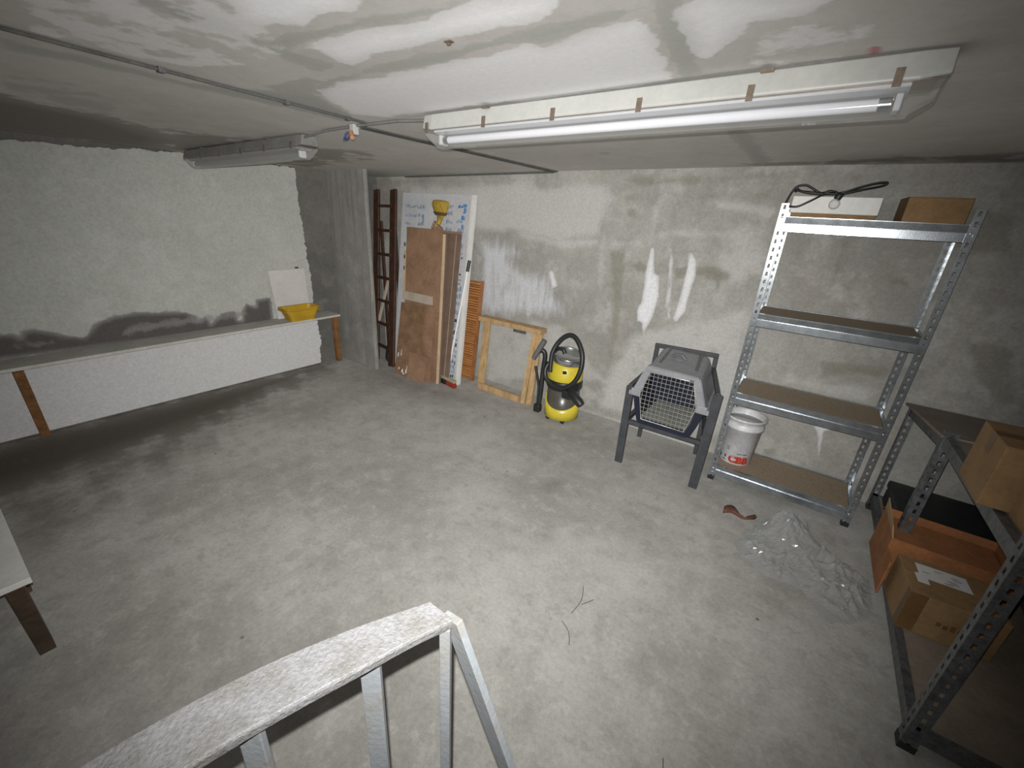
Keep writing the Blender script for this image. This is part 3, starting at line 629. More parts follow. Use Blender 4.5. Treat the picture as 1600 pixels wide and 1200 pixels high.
def patch_bucket(a0, a1, z0, z1, mat, name):
    mb = MB(); n = 6; vs = []
    for k in range(n + 1):
        an = math.radians(a0 + (a1 - a0) * k / n)
        for z in (z0, z1):
            r = rb(z) + .0010; vs.append((bx + r * math.cos(an), by + r * math.sin(an), b0 + z))
    mb.add(vs, [(2 * k, 2 * k + 2, 2 * k + 3, 2 * k + 1) for k in range(n)]); return mb
patch_bucket(-82, -66, .092, .097, 0, 0).build('printed_line', 'ink_dark', bk); patch_bucket(-64, -48, .092, .098, 0, 0).build('printed_line', 'ink_dark', bk)
patch_bucket(-124, -118, .04, .062, 0, 0).build('printed_mark', 'ink_dark', bk); patch_bucket(-134, -117, .02, .026, 0, 0).build('printed_mark', 'ink_dark', bk)
patch_bucket(-150, -141, .03, .05, 0, 0).build('printed_mark', 'ink_dark', bk); patch_bucket(-122, -110, .105, .135, 0, 0).build('printed_mark', 'grey_pl', bk)
# ------------------------------------------------------------------ plastic film and scrap on the floor
def film():
    poly = np.array([(.006, 2.305), (.075, 2.215), (.169, 2.15), (.26, 2.16), (.337, 2.17), (.40, 2.09), (.444, 2.033), (.542, 2.085), (.60, 2.17), (.625, 2.26), (.625, 2.46), (.55, 2.52), (.46, 2.56), (.36, 2.68), (.28, 2.77), (.18, 2.74), (.10, 2.62), (.05, 2.45)])
    nx, ny = 62, 74; xs = np.linspace(0, .64, nx); ys = np.linspace(2.02, 2.78, ny); X, Y = np.meshgrid(xs, ys, indexing='ij'); pts = np.c_[X.ravel(), Y.ravel()]
    ms = rast(pts, [(1, poly)], .12); rnd = np.random.RandomState(11); hgt = np.zeros(len(pts))
    for k in range(60):          # creases: ridges along random lines
        a = rnd.uniform(0, math.pi); c = np.array([rnd.uniform(.05, .6), rnd.uniform(2.1, 2.7)]); d = (pts - c) @ np.array([math.cos(a), math.sin(a)]); l = (pts - c) @ np.array([-math.sin(a), math.cos(a)])
        hgt += rnd.uniform(.008, .03) * np.maximum(0, 1 - np.abs(d) / rnd.uniform(.012, .035)) * np.exp(-(l / rnd.uniform(.08, .2)) ** 2)
    mound = .13 * np.exp(-(((pts[:, 0] - .24) / .11) ** 2 + ((pts[:, 1] - 2.56) / .13) ** 2)) + .035 * np.exp(-(((pts[:, 0] - .36) / .2) ** 2 + ((pts[:, 1] - 2.4) / .2) ** 2))
    z = .004 + np.clip((ms - .5) * 3, 0, 1) * (hgt + mound + rnd.rand(len(pts)) * .005)
    jit = rnd.randn(len(pts), 2) * .003; keep = ms > .46; idx = -np.ones(len(pts), int); idx[keep] = np.arange(keep.sum())
    mb = MB(); vs = [(p[0] + j[0], p[1] + j[1], zz) for p, j, zz in zip(pts[keep], jit[keep], z[keep])]; fs = []
    for i in range(nx - 1):
        for j in range(ny - 1):
            q = [idx[i * ny + j], idx[(i + 1) * ny + j], idx[(i + 1) * ny + j + 1], idx[i * ny + j + 1]]
            if min(q) >= 0: fs += [(q[0], q[1], q[2]), (q[0], q[2], q[3])]
    mb.add(vs, fs, False)
    tag(mb.build('plastic_film', 'film'), 'crumpled clear plastic film lying on the floor in front of the galvanised rack', 'plastic sheet')
film()
mb = MB(); random.seed(9); secs = []
for k in range(12):
    u = k / 11; x = -.095 + .17 * u; y = 2.605 + .03 * math.sin(u * 7) + .02 * u; wd = .03 + .02 * math.sin(u * 5 + 1)
    secs.append([(x, y - wd, .003), (x + .01, y - wd * .4, .012 + .01 * random.random()), (x - .005, y + wd * .4, .008 + .014 * random.random()), (x, y + wd, .003), (x, y, .001)])
tag(mb.loft(secs, caps=True, smooth=True).build('scrap', 'rust'), 'red brown crumpled scrap on the floor beside the plastic film', 'scrap')
# ------------------------------------------------------------------ steel chair frame and pet carrier
t = thing('metal_chair', 'grey steel armchair frame by the back wall, holding the pet carrier', 'chair', (-.61, 2.95, 0))
LA, LB = (-.845, 2.70), (-.318, 2.725)
MB().bar((LA[0] + .003, LA[1], 0), (LA[0] - .005, LA[1] + .01, .60), .052, .026).build('leg', 'black_steel', t, bevel=.003)
MB().bar((LB[0] + .0, LB[1], 0), (LB[0] + .012, LB[1] + .01, .685), .056, .026).build('leg', 'black_steel', t, bevel=.003)
MB().bar((-.86, 3.19, 0), (-.858, 3.215, .795), .03, .026).build('leg', 'black_steel', t, bevel=.003)
MB().bar((-.415, 3.21, 0), (-.44, 3.235, .80), .03, .026).build('leg', 'black_steel', t, bevel=.003)
MB().bar((-.875, 3.215, .785), (-.425, 3.235, .795), .03, .03, up=(0, 0, 1)).build('backrest_rail', 'black_steel', t, bevel=.004)
MB().bar((LA[0], 2.715, .335), (LB[0], 2.735, .335), .025, .03, up=(0, 0, 1)).build('seat_rail', 'black_steel', t)
MB().bar((-.858, 3.205, .335), (-.42, 3.22, .335), .025, .03, up=(0, 0, 1)).build('seat_rail', 'black_steel', t)
MB().bar((LA[0], 2.715, .335), (-.858, 3.205, .335), .025, .03, up=(0, 0, 1)).build('side_rail', 'black_steel', t)
MB().bar((LB[0], 2.735, .335), (-.42, 3.22, .335), .025, .03, up=(0, 0, 1)).build('side_rail', 'black_steel', t)
MB().bar((LB[0] + .012, 2.72, .69), (-.435, 3.22, .70), .03, .02, up=(0, 0, 1)).build('armrest', 'black_steel', t, bevel=.004)
MB().bar((LA[0] - .005, 2.70, .605), (-.86, 3.20, .62), .03, .02, up=(0, 0, 1)).build('armrest', 'black_steel', t, bevel=.004)

t = thing('pet_carrier', 'grey and navy plastic pet carrier with a wire door on the steel chair', 'pet carrier', (-.61, 2.95, .352))
yA, yB_ = 2.705, 3.195
def sec(prof, y, cx, k=1.0, kz=0.): return [(cx + x * k, y, z + kz) for x, z in prof]
ups = [(-.245, .565), (-.232, .60), (-.185, .735), (-.170, .765), (-.15, .775), (.15, .770), (.168, .76), (.182, .73), (.228, .60), (.242, .565)]
los = [(-.232, .560), (-.205, .45), (-.178, .37), (-.16, .352), (.16, .352), (.178, .37), (.205, .45), (.232, .560)]
MB().loft([sec(ups, yA, -.59), sec(ups, yA + .07, -.592), sec(ups, yA + .08, -.593, .965, .0), sec(ups, yB_ - .04, -.628, .97, .014), sec(ups, yB_, -.635, .93, .012)], closed=False).build('upper_shell', 'grey_pl', t, solid=.006)
ush = [o for o in t.children if o.name.startswith('upper_shell')][0]
MB().loft([sec(los, yA + .004, -.59), sec(los, yB_ - .03, -.63, .96), sec(los, yB_, -.635, .93)], closed=False).build('lower_shell', 'navy', t, solid=.006)
dr = [(-.140, .738), (.137, .742), (.184, .57), (.143, .392), (-.146, .392), (-.184, .57)]
def ring(outer, inner, y, cx=-.59):
    mb = MB(); n = len(outer); vs = [(cx + a, y, b) for a, b in outer] + [(cx + a, y, b) for a, b in inner]
    fs = [(k, k + 1, n + k + 1, n + k) for k in range(n - 1)]; return mb.add(vs, fs)
ring([(-.245, .565), (-.232, .60), (-.185, .735), (-.160, .772), (.160, .768), (.182, .73), (.228, .60), (.242, .565)],
     [(-.184, .565), (-.178, .595), (-.142, .725), (-.138, .738), (.135, .742), (.141, .73), (.178, .60), (.184, .565)], yA).build('front_frame', 'grey_pl', t, solid=.016)
ring([(-.232, .560), (-.205, .45), (-.178, .37), (-.16, .352), (.16, .352), (.178, .37), (.205, .45), (.232, .560)],
     [(-.184, .560), (-.170, .46), (-.150, .40), (-.146, .392), (.143, .392), (.148, .40), (.170, .46), (.184, .560)], yA + .004).build('sill', 'navy', t, solid=.016)
MB().add([(-.59 + x * .93 - .045, yB_, z + .012) for x, z in ups], [tuple(range(len(ups)))]).build('rear_panel', 'grey_dk', t, solid=.006)
MB().add([(-.59 + x * .93 - .045, yB_ - .001, z) for x, z in los], [tuple(range(len(los)))]).build('rear_panel', 'navy', t, solid=.006)
for s in (-1, 1):
    MB().hexa([(-.59 + s * .228, yA - .012, .545), (-.59 + s * .262, yA - .012, .545), (-.59 + s * .262, yA - .012, .578), (-.59 + s * .228, yA - .012, .578)],
              [(-.63 + s * .218, yB_, .545), (-.63 + s * .250, yB_, .545), (-.63 + s * .250, yB_, .578), (-.63 + s * .218, yB_, .578)]).build('flange', 'grey_pl', t, bevel=.005)
    MB().box(-.59 + (s * .215) - .034, -.59 + (s * .215) + .034, yA - .016, yA + .0, .545, .60).build('clamp', 'grey_pl', t, bevel=.008)
for s in (-1, 1): MB().hexa([(-.593 + s * .118 - .008, yA + .09, .776), (-.593 + s * .118 + .008, yA + .09, .776), (-.593 + s * .118 + .008, yA + .09, .784), (-.593 + s * .118 - .008, yA + .09, .784)], [(-.635 + s * .1 - .008, yB_ - .01, .789), (-.635 + s * .11 + .008, yB_ - .01, .789), (-.635 + s * .11 + .008, yB_ - .01, .797), (-.635 + s * .11 - .008, yB_ - .01, .797)]).build('roof_rib', 'grey_dk', t)
mb = MB(); mb.M = Matrix.Translation((-.635, 3.0, .779)); mb.lathe([(0, .004), (.05, .004), (.055, 0), (.05, -.004)], n=20).build('handle_recess', 'grey_pl', t)
MB().tube(curve_pts([(-.685, 3.0, .785), (-.66, 2.995, .805), (-.62, 2.99, .81), (-.59, 2.99, .785)], 5), .012, 8).build('handle', 'grey_dk', t)
MB().box(-.77, -.43, yA + .03, yB_ - .02, .358, .366).build('liner', 'mat', t)
# wire door
def half(z):
    pz = [.392, .57, .742]; l = np.interp(z, pz, [-.146, -.184, -.139]); r = np.interp(z, pz, [.143, .184, .137]); return l, r
yd = yA - .014; dv = thing  # noqa
mb = MB(); mb.tube([(-.59 + a, yd, b) for a, b in dr], .0036, 6, closed=True)
door = mb.build('door', 'wire', t)
for k in range(1, 12):
    z = .392 + .35 * k / 12; l, r = half(z); MB().tube([(-.59 + l, yd, z), (-.59 + r, yd, z)], .0018, 5).build('wire', 'wire', door)
for k in range(13):
    x = -.168 + .336 * k / 12; zs = np.linspace(.392, .741, 80); ok = [z for z in zs if half(z)[0] <= x <= half(z)[1]]
    MB().tube([(-.59 + x, yd - .002, ok[0]), (-.59 + x, yd - .002, ok[-1])], .0018, 5).build('wire', 'wire', door)
MB().box(-.478, -.455, yd - .006, yd + .004, .735, .75).build('latch', 'grey_dk', door)

# ------------------------------------------------------------------ vacuum cleaner
vx, vy = -1.535, 3.06
t = thing('vacuum_cleaner', 'yellow and black wet and dry vacuum cleaner standing by the back wall', 'vacuum cleaner', (vx, vy, 0))
MB().lathe([(0, .036), (.135, .036), (.140, .06), (.140, .31), (0, .31)], (vx, vy, 0), 40).build('container', 'container', t)
mb = MB(); n = 56; o = []; tp = []; bt = []
for k in range(n):
    an = 2 * math.pi * k / n; fr = max(0, math.cos(an + math.pi / 2 - .25)); hz = .125 + .10 * (1 - fr ** .7 if fr > 0 else 1)
    o.append((vx + .150 * math.cos(an), vy + .150 * math.sin(an), .034)); tp.append((vx + .149 * math.cos(an), vy + .149 * math.sin(an), hz)); bt.append((vx + .1405 * math.cos(an), vy + .1405 * math.sin(an), hz + .004))
inn = [(vx + .13 * math.cos(2 * math.pi * k / n), vy + .13 * math.sin(2 * math.pi * k / n), .03) for k in range(n)]
mb.loft([inn, o, tp, bt], smooth=True).build('base', 'yellow', t)
for a in (-125, -55, 60, 130):
    c = (vx + .125 * math.cos(math.radians(a)), vy + .125 * math.sin(math.radians(a)))
    MB().tube([(c[0] - .012, c[1], .022), (c[0] + .012, c[1], .022)], .022, 14).box(c[0] - .008, c[0] + .008, c[1] - .008, c[1] + .008, .02, .05).build('caster', 'black', t)
MB().lathe([(0, .30), (.146, .30), (.155, .315), (.155, .36), (.150, .385), (0, .385)], (vx, vy, 0), 40).build('collar', 'black', t)
MB().box(vx + .06, vx + .145, vy - .155, vy - .09, .255, .33).build('buckle', 'black', t, bevel=.012)
MB().lathe([(.150, .38), (.152, .40), (.148, .45), (.132, .50), (.105, .535), (0, .55)], (vx, vy, 0), 40).build('motor_head', 'yellow', t)
mb = MB(); mb.M = Matrix.Translation((vx + .06, vy - .135, .475)) @ Matrix.Rotation(math.radians(35), 4, 'X') @ Matrix.Rotation(math.radians(20), 4, 'Z')
mb.box(-.016, .016, -.008, .008, -.013, .013).build('switch', 'black', t, bevel=.003)
mb = MB(); mb.M = Matrix.Translation((vx + .01, vy + .0, .555)) @ Matrix.Rotation(math.radians(9), 4, 'Y') @ Matrix.Rotation(math.radians(6), 4, 'X')
mb.lathe([(.09, -.045), (.128, -.02), (.134, .0), (.134, .04), (.128, .048), (.12, .042), (.115, .005), (0, .0)], n=40).build('lid_tray', 'chrome', t)
MB().tube(curve_pts([(vx - .13, vy - .02, .50), (vx - .125, vy - .02, .57), (vx - .085, vy - .03, .625), (vx - .03, vy - .03, .63), (vx - .01, vy - .03, .60)], 6), .018, 8).build('carry_handle', 'black', t)
lp = [(-1.60, 2.905, .455), (-1.612, 2.93, .60), (-1.585, 2.96, .695), (-1.525, 2.98, .765), (-1.46, 2.985, .775), (-1.395, 2.97, .725), (-1.345, 2.945, .635), (-1.338, 2.92, .52), (-1.375, 2.90, .42), (-1.455, 2.89, .358), (-1.555, 2.89, .352), (-1.63, 2.90, .395), (-1.655, 2.92, .46), (-1.64, 2.95, .52)]
cp = curve_pts(lp, 10); MB().tube(cp, [.0185 + .0018 * (i % 2) for i in range(len(cp))], 10).build('hose', 'black', t)
MB().tube([(-1.785, 2.93, .525), (-1.70, 2.94, .70)], [.021, .024], 10).build('hose_grip', 'grey_dk', t)
MB().tube(curve_pts([(-1.745, 2.94, .60), (-1.71, 2.95, .605), (-1.69, 2.955, .56), (-1.695, 2.95, .42), (-1.692, 2.935, .20), (-1.70, 2.93, .10)], 7), .020, 10).build('wand', 'black', t)
MB().tube([(-1.76, 2.93, .46), (-1.71, 2.93, .29), (-1.705, 2.925, .14)], .012, 8).build('wand', 'black', t)
MB().box(-1.735, -1.675, 2.90, 2.96, .05, .125).build('floor_nozzle', 'black', t, bevel=.012)
mb = MB(); mb.tube([(-1.42, 2.93, .345), (-1.375, 2.90, .325), (-1.30, 2.885, .28), (-1.275, 2.88, .262)], [.022, .034, .038, .032], 12).build('exhaust_nozzle', 'black', t)

# ------------------------------------------------------------------ pine frame leaning on the wall
t = thing('wooden_frame', 'bare pine timber frame leaning on the wall beside the vacuum cleaner', 'frame', (-2.2, 3.16, 0))
MB().hexa([(-2.625, 3.20, .655), (-2.625, 3.30, .655), (-2.625, 3.30, .70), (-2.625, 3.20, .70)], [(-1.885, 3.18, .66), (-1.885, 3.29, .66), (-1.885, 3.29, .705), (-1.885, 3.18, .705)]).build('top_rail', 'bench_wood' if 0 else 'pine', t, bevel=.002)
MB().bar((-2.49, 3.10, .04), (-2.545, 3.245, .655), .082, .022, up=(0, 1, .2)).build('stile', 'pine', t, bevel=.002)
MB().bar((-1.955, 3.075, .0), (-1.975, 3.235, .66), .045, .03, up=(0, 1, .2)).build('stile', 'pine', t, bevel=.002)
MB().bar((-1.895, 3.09, .0), (-1.925, 3.245, .66), .055, .03, up=(0, 1, .2)).build('stile', 'pine', t, bevel=.002)
MB().hexa([(-2.51, 3.07, .0), (-2.51, 3.11, .0), (-2.51, 3.11, .06), (-2.51, 3.07, .06)], [(-1.99, 3.06, .0), (-1.99, 3.10, .0), (-1.99, 3.10, .06), (-1.99, 3.06, .06)]).build('bottom_rail', 'pine', t, bevel=.002)
MB().box(-2.19, -2.05, 3.185, 3.195, .632, .658).build('latch', 'steel_dark', t, bevel=.003)

# ------------------------------------------------------------------ louvred shutter
t = thing('louvred_shutter', 'narrow orange varnished louvred shutter leaning behind the white printed board', 'shutter', (-2.79, 3.2, 0))
def sh(x, z, d=0.): # lean
    u = z / 1.03; return (x + .03 * u - .02, 3.185 + .085 * u + d, z)
for xa, xb, mm in ((-2.95, -2.92, 'orange_dark'), (-2.675, -2.645, 'orange_dark')):
    MB().hexa([sh(xa, 0, -.012), sh(xb, 0, -.012), sh(xb, 0, .018), sh(xa, 0, .018)], [sh(xa, 1.03, -.012), sh(xb, 1.03, -.012), sh(xb, 1.03, .018), sh(xa, 1.03, .018)]).build('stile', mm, t)
sl = None
for k in range(42):
    z = .02 + k * .0238; thick = .013 if k % 5 else .006
    MB().hexa([sh(-2.92, z, -.014), sh(-2.675, z, -.014), sh(-2.675, z + thick, -.016), sh(-2.92, z + thick, -.016)], [sh(-2.92, z + .004, .012), sh(-2.675, z + .004, .012), sh(-2.675, z + .004 + thick, .010), sh(-2.92, z + .004 + thick, .010)]).build('slat', 'orange_wood', t)
MB().hexa([sh(-2.92, 0, .014), sh(-2.675, 0, .014), sh(-2.675, 1.02, .014), sh(-2.92, 1.02, .014)], [sh(-2.92, 0, .018), sh(-2.675, 0, .018), sh(-2.675, 1.02, .018), sh(-2.92, 1.02, .018)]).build('backing', 'orange_dark', t)

# ------------------------------------------------------------------ white printed board
def lean(x, z, d=0., x_sl=0., y0=2.995, y1=3.275, h=1.80):
    u = z / h; return (x + x_sl * u, y0 + (y1 - y0) * u + d, z)
PB = lambda x, z, d=0.: lean(x, z, d, x_sl=-.07, y0=2.985, y1=3.27)
t = thing('printed_board', 'tall white board with blue print leaning behind the brown hardboard panels', 'board', (-3.2, 3.05, 0))
MB().hexa([PB(-3.68, 0), PB(-2.735, 0), PB(-2.735, 1.80), PB(-3.68, 1.80)], [PB(-3.68, 0, .035), PB(-2.735, 0, .035), PB(-2.735, 1.80, .035), PB(-3.68, 1.80, .035)]).build('face_sheet', 'white_print', t, bevel=.002)
MB().hexa([PB(-2.735, 0, -.004), PB(-2.698, 0, -.004), PB(-2.698, 1.80, -.004), PB(-2.735, 1.80, -.004)], [PB(-2.735, 0, .04), PB(-2.698, 0, .04), PB(-2.698, 1.80, .04), PB(-2.735, 1.80, .04)]).build('edge_strip', 'white_board', t, bevel=.002)
random.seed(21)
def marks(mat, rows):
    mb = MB()
    for (x0, x1, z, h, gap) in rows:
        x = x0
        while x < x1:
            wd = random.uniform(.012, .034); zz = z + random.uniform(-.2, .2) * h; hh = h * random.uniform(.6, 1.1)
            c = [PB(x, zz, -.0012), PB(min(x + wd, x1), zz, -.0012), PB(min(x + wd, x1), zz + hh, -.0012), PB(x + random.uniform(0, .006), zz + hh, -.0012)]
            mb.add(c, [(0, 1, 2, 3)]); x += wd + random.uniform(.004, gap)
    return mb.build('printed_marks', mat, t, kind='stuff')
marks('ink_blue', [(-3.62, -3.34, 1.655, .035, .008), (-3.62, -3.36, 1.57, .03, .02), (-3.62, -3.53, 1.49, .025, .01), (-3.43, -3.34, 1.49, .03, .01), (-3.43, -3.34, 1.405, .02, .008), (-3.37, -3.335, 1.53, .1, .01)]
      + [(-3.035, -2.95, z, .032, .008) for z in (1.68, 1.61, 1.535, 1.465, 1.40)] + [(-2.90, -2.82, 1.545, .03, .008), (-2.88, -2.80, 1.46, .04, .01), (-2.86, -2.81, 1.38, .03, .01)])
marks('ink_bright', [(-2.89, -2.785, 1.685, .03, .001), (-2.82, -2.785, 1.63, .07, .002), (-2.84, -2.795, 1.57, .04, .004), (-2.83, -2.80, 1.50, .05, .003)])
marks('ink_dark', [(-2.80, -2.775, 1.225, .03, .01), (-2.81, -2.78, 1.07, .02, .01), (-2.81, -2.78, 1.02, .015, .01), (-2.81, -2.78, .98, .015, .01), (-2.82, -2.76, .62, .03, .02), (-2.82, -2.77, .50, .04, .02), (-2.82, -2.76, .37, .05, .02), (-2.83, -2.76, .20, .05, .02), (-2.86, -2.77, .06, .03, .03)])
marks('ink_blue', [(-2.83, -2.755, z, .045, .012) for z in (.92, .85, .78, .70, .56, .44, .32, .27, .15, .11)] + [(-2.83, -2.79, 1.32, .05, .006), (-2.83, -2.79, 1.26, .03, .006)])

# ------------------------------------------------------------------ hardboard panels
HP = lambda x, z, d=0.: lean(x, z, d, x_sl=-.10, y0=2.90, y1=3.115, h=1.46)
t = thing('framed_hardboard', 'tall brown hardboard door panel with pale timber edges, leaning on the printed board', 'panel', (-3.1, 2.95, 0))
def slabp(fn, x0, x1, z0, z1, d0, d1): return MB().hexa([fn(x0, z0, d0), fn(x1, z0, d0), fn(x1, z1, d0), fn(x0, z1, d0)], [fn(x0, z0, d1), fn(x1, z0, d1), fn(x1, z1, d1), fn(x0, z1, d1)])
slabp(HP, -3.40, -2.895, .0, 1.455, -.03, -.024).build('skin', 'hard', t)
slabp(HP, -3.40, -2.86, .0, 1.455, -.0235, .0).build('core', 'hard3', t)
slabp(HP, -2.893, -2.862, .0, 1.44, -.031, -.0238).build('edge_batten', 'pale_wood', t)
slabp(HP, -3.44, -3.402, .78, 1.24, -.026, .0).build('edge_batten', 'pale_wood', t)
slabp(HP, -3.40, -2.862, 1.4555, 1.475, -.031, .0).build('top_batten', 'hard', t)
slabp(HP, -3.43, -2.99, .765, .85, -.036, -.0305).build('crosspiece', 'pale_board', t)
for z in (1.29, 1.17, 1.06): slabp(HP, -3.43, -3.415, z, z + .035, -.034, -.0265).build('hinge_plate', 'steel_dark', t)
HB = lambda x, z, d=0.: lean(x, z, d, x_sl=-.035, y0=2.945, y1=3.165, h=1.46)
t = thing('dark_panel', 'dark brown hardboard panel showing at the right of the framed hardboard panel', 'panel', (-2.8, 3.0, 0))
slabp(HB, -3.02, -2.79, .0, 1.45, -.02, .0).build('skin', 'hard3', t)
slabp(HB, -3.02, -2.79, 1.451, 1.47, -.022, .0).build('top_batten', 'hard', t)
slabp(HB, -2.843, -2.838, .0, 1.44, -.0225, -.0205).build('edge_line', 'pale_board', t)
# shorter sheets at the foot
LS = lambda x, z, d=0.: lean(x, z, d, x_sl=-.03, y0=2.79, y1=2.95, h=.76)
sh1 = slabp(LS, -3.43, -3.075, .0, .74, -.005, .0)
tag(sh1.build('hardboard_sheet', 'hard2'), 'stained hardboard sheet with white paint drips at the foot of the tall panel', 'sheet')
mb = MB(); random.seed(3)
for (x, z, a, b) in ((-3.41, .18, .02, .05), (-3.36, .20, .012, .07), (-3.38, .05, .02, .03), (-3.33, .03, .03, .04), (-3.27, .035, .025, .05), (-3.255, .075, .01, .05), (-3.31, .015, .03, .02)):
    mb.add([LS(x, z, -.0062), LS(x + a, z + .004, -.0062), LS(x + a * .9, z + b, -.0062), LS(x + a * .2, z + b * .8, -.0062)], [(0, 1, 2, 3)])
sheet1 = bpy.data.objects['hardboard_sheet']; ORG['hardboard_sheet'] = Vector((0, 0, 0))
mb.build('paint_drips', 'white_board', sheet1, kind='stuff')
LT = lambda x, z, d=0.: lean(x, z, d, x_sl=-.02, y0=2.775, y1=2.845, h=.3)
t2 = slabp(LT, -3.215, -2.975, .0, .27, -.005, .0); tag(t2.build('offcut', 'hard'), 'small brown hardboard offcut at the foot of the stained sheet', 'sheet')
LU = lambda x, z, d=0.: lean(x, z, d, x_sl=-.05, y0=2.83, y1=2.966, h=.76)
tag(slabp(LU, -3.14, -2.945, .0, .755, -.005, .0).build('narrow_sheet', 'hard'), 'narrow brown hardboard strip between stained sheet and pale batten', 'sheet')

# ------------------------------------------------------------------ floor squeegee with white pole
t = thing('floor_brush', 'floor brush with a white pole and black grip leaning on the printed board', 'brush', (-2.82, 2.93, 0))
p0, p1 = Vector((-2.83, 2.965, .06)), Vector((-2.735, 3.17, 1.21)); d = (p1 - p0)
MB().tube([p0, p0 + d * .92], .010, 10).build('pole', 'white_metal', t)
MB().tube([p0 + d * .92, p1 + d * .01], .016, 10).build('grip', 'black', t)
MB().hexa([(-2.945, 2.945, .045), (-2.945, 2.985, .045), (-2.945, 2.985, .075), (-2.945, 2.945, .075)], [(-2.675, 2.90, .045), (-2.675, 2.94, .045), (-2.675, 2.94, .075), (-2.675, 2.90, .075)]).build('head', 'bristle', t, bevel=.005)
MB().hexa([(-2.955, 2.93, .0), (-2.955, 2.985, .0), (-2.95, 2.98, .046), (-2.95, 2.94, .046)], [(-2.80, 2.905, .0), (-2.80, 2.96, .0), (-2.80, 2.955, .046), (-2.80, 2.915, .046)]).build('rubber_foot', 'black', t, bevel=.004)
MB().hexa([(-2.80, 2.905, .0), (-2.80, 2.96, .0), (-2.80, 2.955, .046), (-2.80, 2.915, .046)], [(-2.655, 2.875, .0), (-2.655, 2.93, .0), (-2.66, 2.93, .046), (-2.66, 2.885, .046)]).build('rubber_foot', 'red_br', t, bevel=.012)

# ------------------------------------------------------------------ yellow brush standing bristles up
t = thing('hand_broom', 'yellow bristled broom standing head up behind the tall hardboard panel', 'broom', (-3.2, 3.12, 0))
mb = MB(); mb.M = Matrix.Translation((-3.10, 3.155, 1.60)) @ Matrix.Rotation(math.radians(3), 4, 'Y') @ Matrix.Diagonal((1, .45, 1, 1))
pr = [(.028, -.03), (.045, .0), (.075, .03), (.10, .075), (.105, .11), (.095, .13), (.06, .138), (0, .14)]
mb.lathe(pr, n=30).build('bristles', 'straw', t)
mb = MB(); mb.M = Matrix.Translation((-3.10, 3.155, 1.60)) @ Matrix.Rotation(math.radians(3), 4, 'Y') @ Matrix.Diagonal((1, .5, 1, 1))
mb.lathe([(.062, .004), (.080, .020), (.083, .034), (.07, .034)], n=30).build('binding', 'straw_dark', t)
MB().tube([(-3.10, 3.155, 1.585), (-3.115, 3.15, 1.54), (-3.14, 3.14, 1.50)], [.03, .022, .026], 10).build('neck', 'straw', t)
mb = MB(); mb.M = Matrix.Translation((-3.135, 3.135, 1.47)) @ Matrix.Rotation(math.radians(32), 4, 'Y')
mb.box(-.062, .062, -.012, .012, -.08, .06); gr = mb.build('woven_block', 'check', t, bevel=.005)
mb = MB(); mb.M = Matrix.Translation((-3.135, 3.135, 1.47)) @ Matrix.Rotation(math.radians(32), 4, 'Y')
for k in range(4):
    mb.box(-.05 + k * .033, -.046 + k * .033, -.0135, -.0122, -.07, .055); mb.box(-.058, .058, -.0135, -.0122, -.06 + k * .034, -.056 + k * .034)
mb.build('check_lines', 'pale_board', gr, kind='stuff')
MB().tube([(-3.16, 3.135, 1.42), (-3.20, 2.975, .0)], .011, 8).build('handle', 'bench_wood', t)
# ------------------------------------------------------------------ ladder in the corner
t = thing('wooden_ladder', 'dark brown wooden ladder leaning in the corner behind the pillar', 'ladder', (-3.72, 2.95, 0))
A0, A1 = Vector((-3.93, 2.94, 0)), Vector((-4.155, 3.255, 1.82)); B0, B1 = Vector((-3.60, 2.885, 0)), Vector((-3.865, 3.245, 1.825))
def stile(p0, p1, w):
    mb = MB().bar(p0, p1, w, .03, up=(0, 1, .2)); d = (p1 - p0).normalized()
    return mb.build('stile', 'old_wood', t, bevel=.008)
stile(A0, A1, .092); stile(B0, B1, .098)
for k in range(7):
    u = .10 + k * .135
    MB().bar(A0.lerp(A1, u) + Vector((.02, -.005, 0)), B0.lerp(B1, u) + Vector((-.02, -.005, 0)), .028, .026, up=(0, 1, 0)).build('rung', 'old_wood', t, bevel=.003)
for p0, p1 in (((-4.02, 3.20, 0), (-4.15, 3.285, 1.5)), ((-3.80, 3.22, 0), (-3.92, 3.285, 1.5))):
    MB().bar(p0, p1, .04, .022).build('rear_leg', 'old_wood', t, bevel=.004)
tag(MB().bar((-4.03, 2.93, 0), (-3.80, 3.16, 1.17), .032, .018).build('lath', 'pale_board', bevel=.002), 'pale thin wooden lath leaning on the brown ladder', 'lath')

mb = MB(); rnd = np.random.RandomState(4); secs = []
for r_, z in ((.07, 0), (.08, .03), (.076, .10), (.065, .17), (.04, .22), (.02, .25)):
    secs.append([(-3.765 + r_ * (1 + .18 * rnd.randn()) * .8 * math.cos(a), 3.04 + r_ * (1 + .18 * rnd.randn()) * math.sin(a), z) for a in np.linspace(0, 2 * math.pi, 14, endpoint=False)])
tag(mb.loft(secs, caps=True, smooth=True).build('dark_sack', 'greenish_black'), 'dark sack on the floor at the foot of the brown ladder', 'sack')

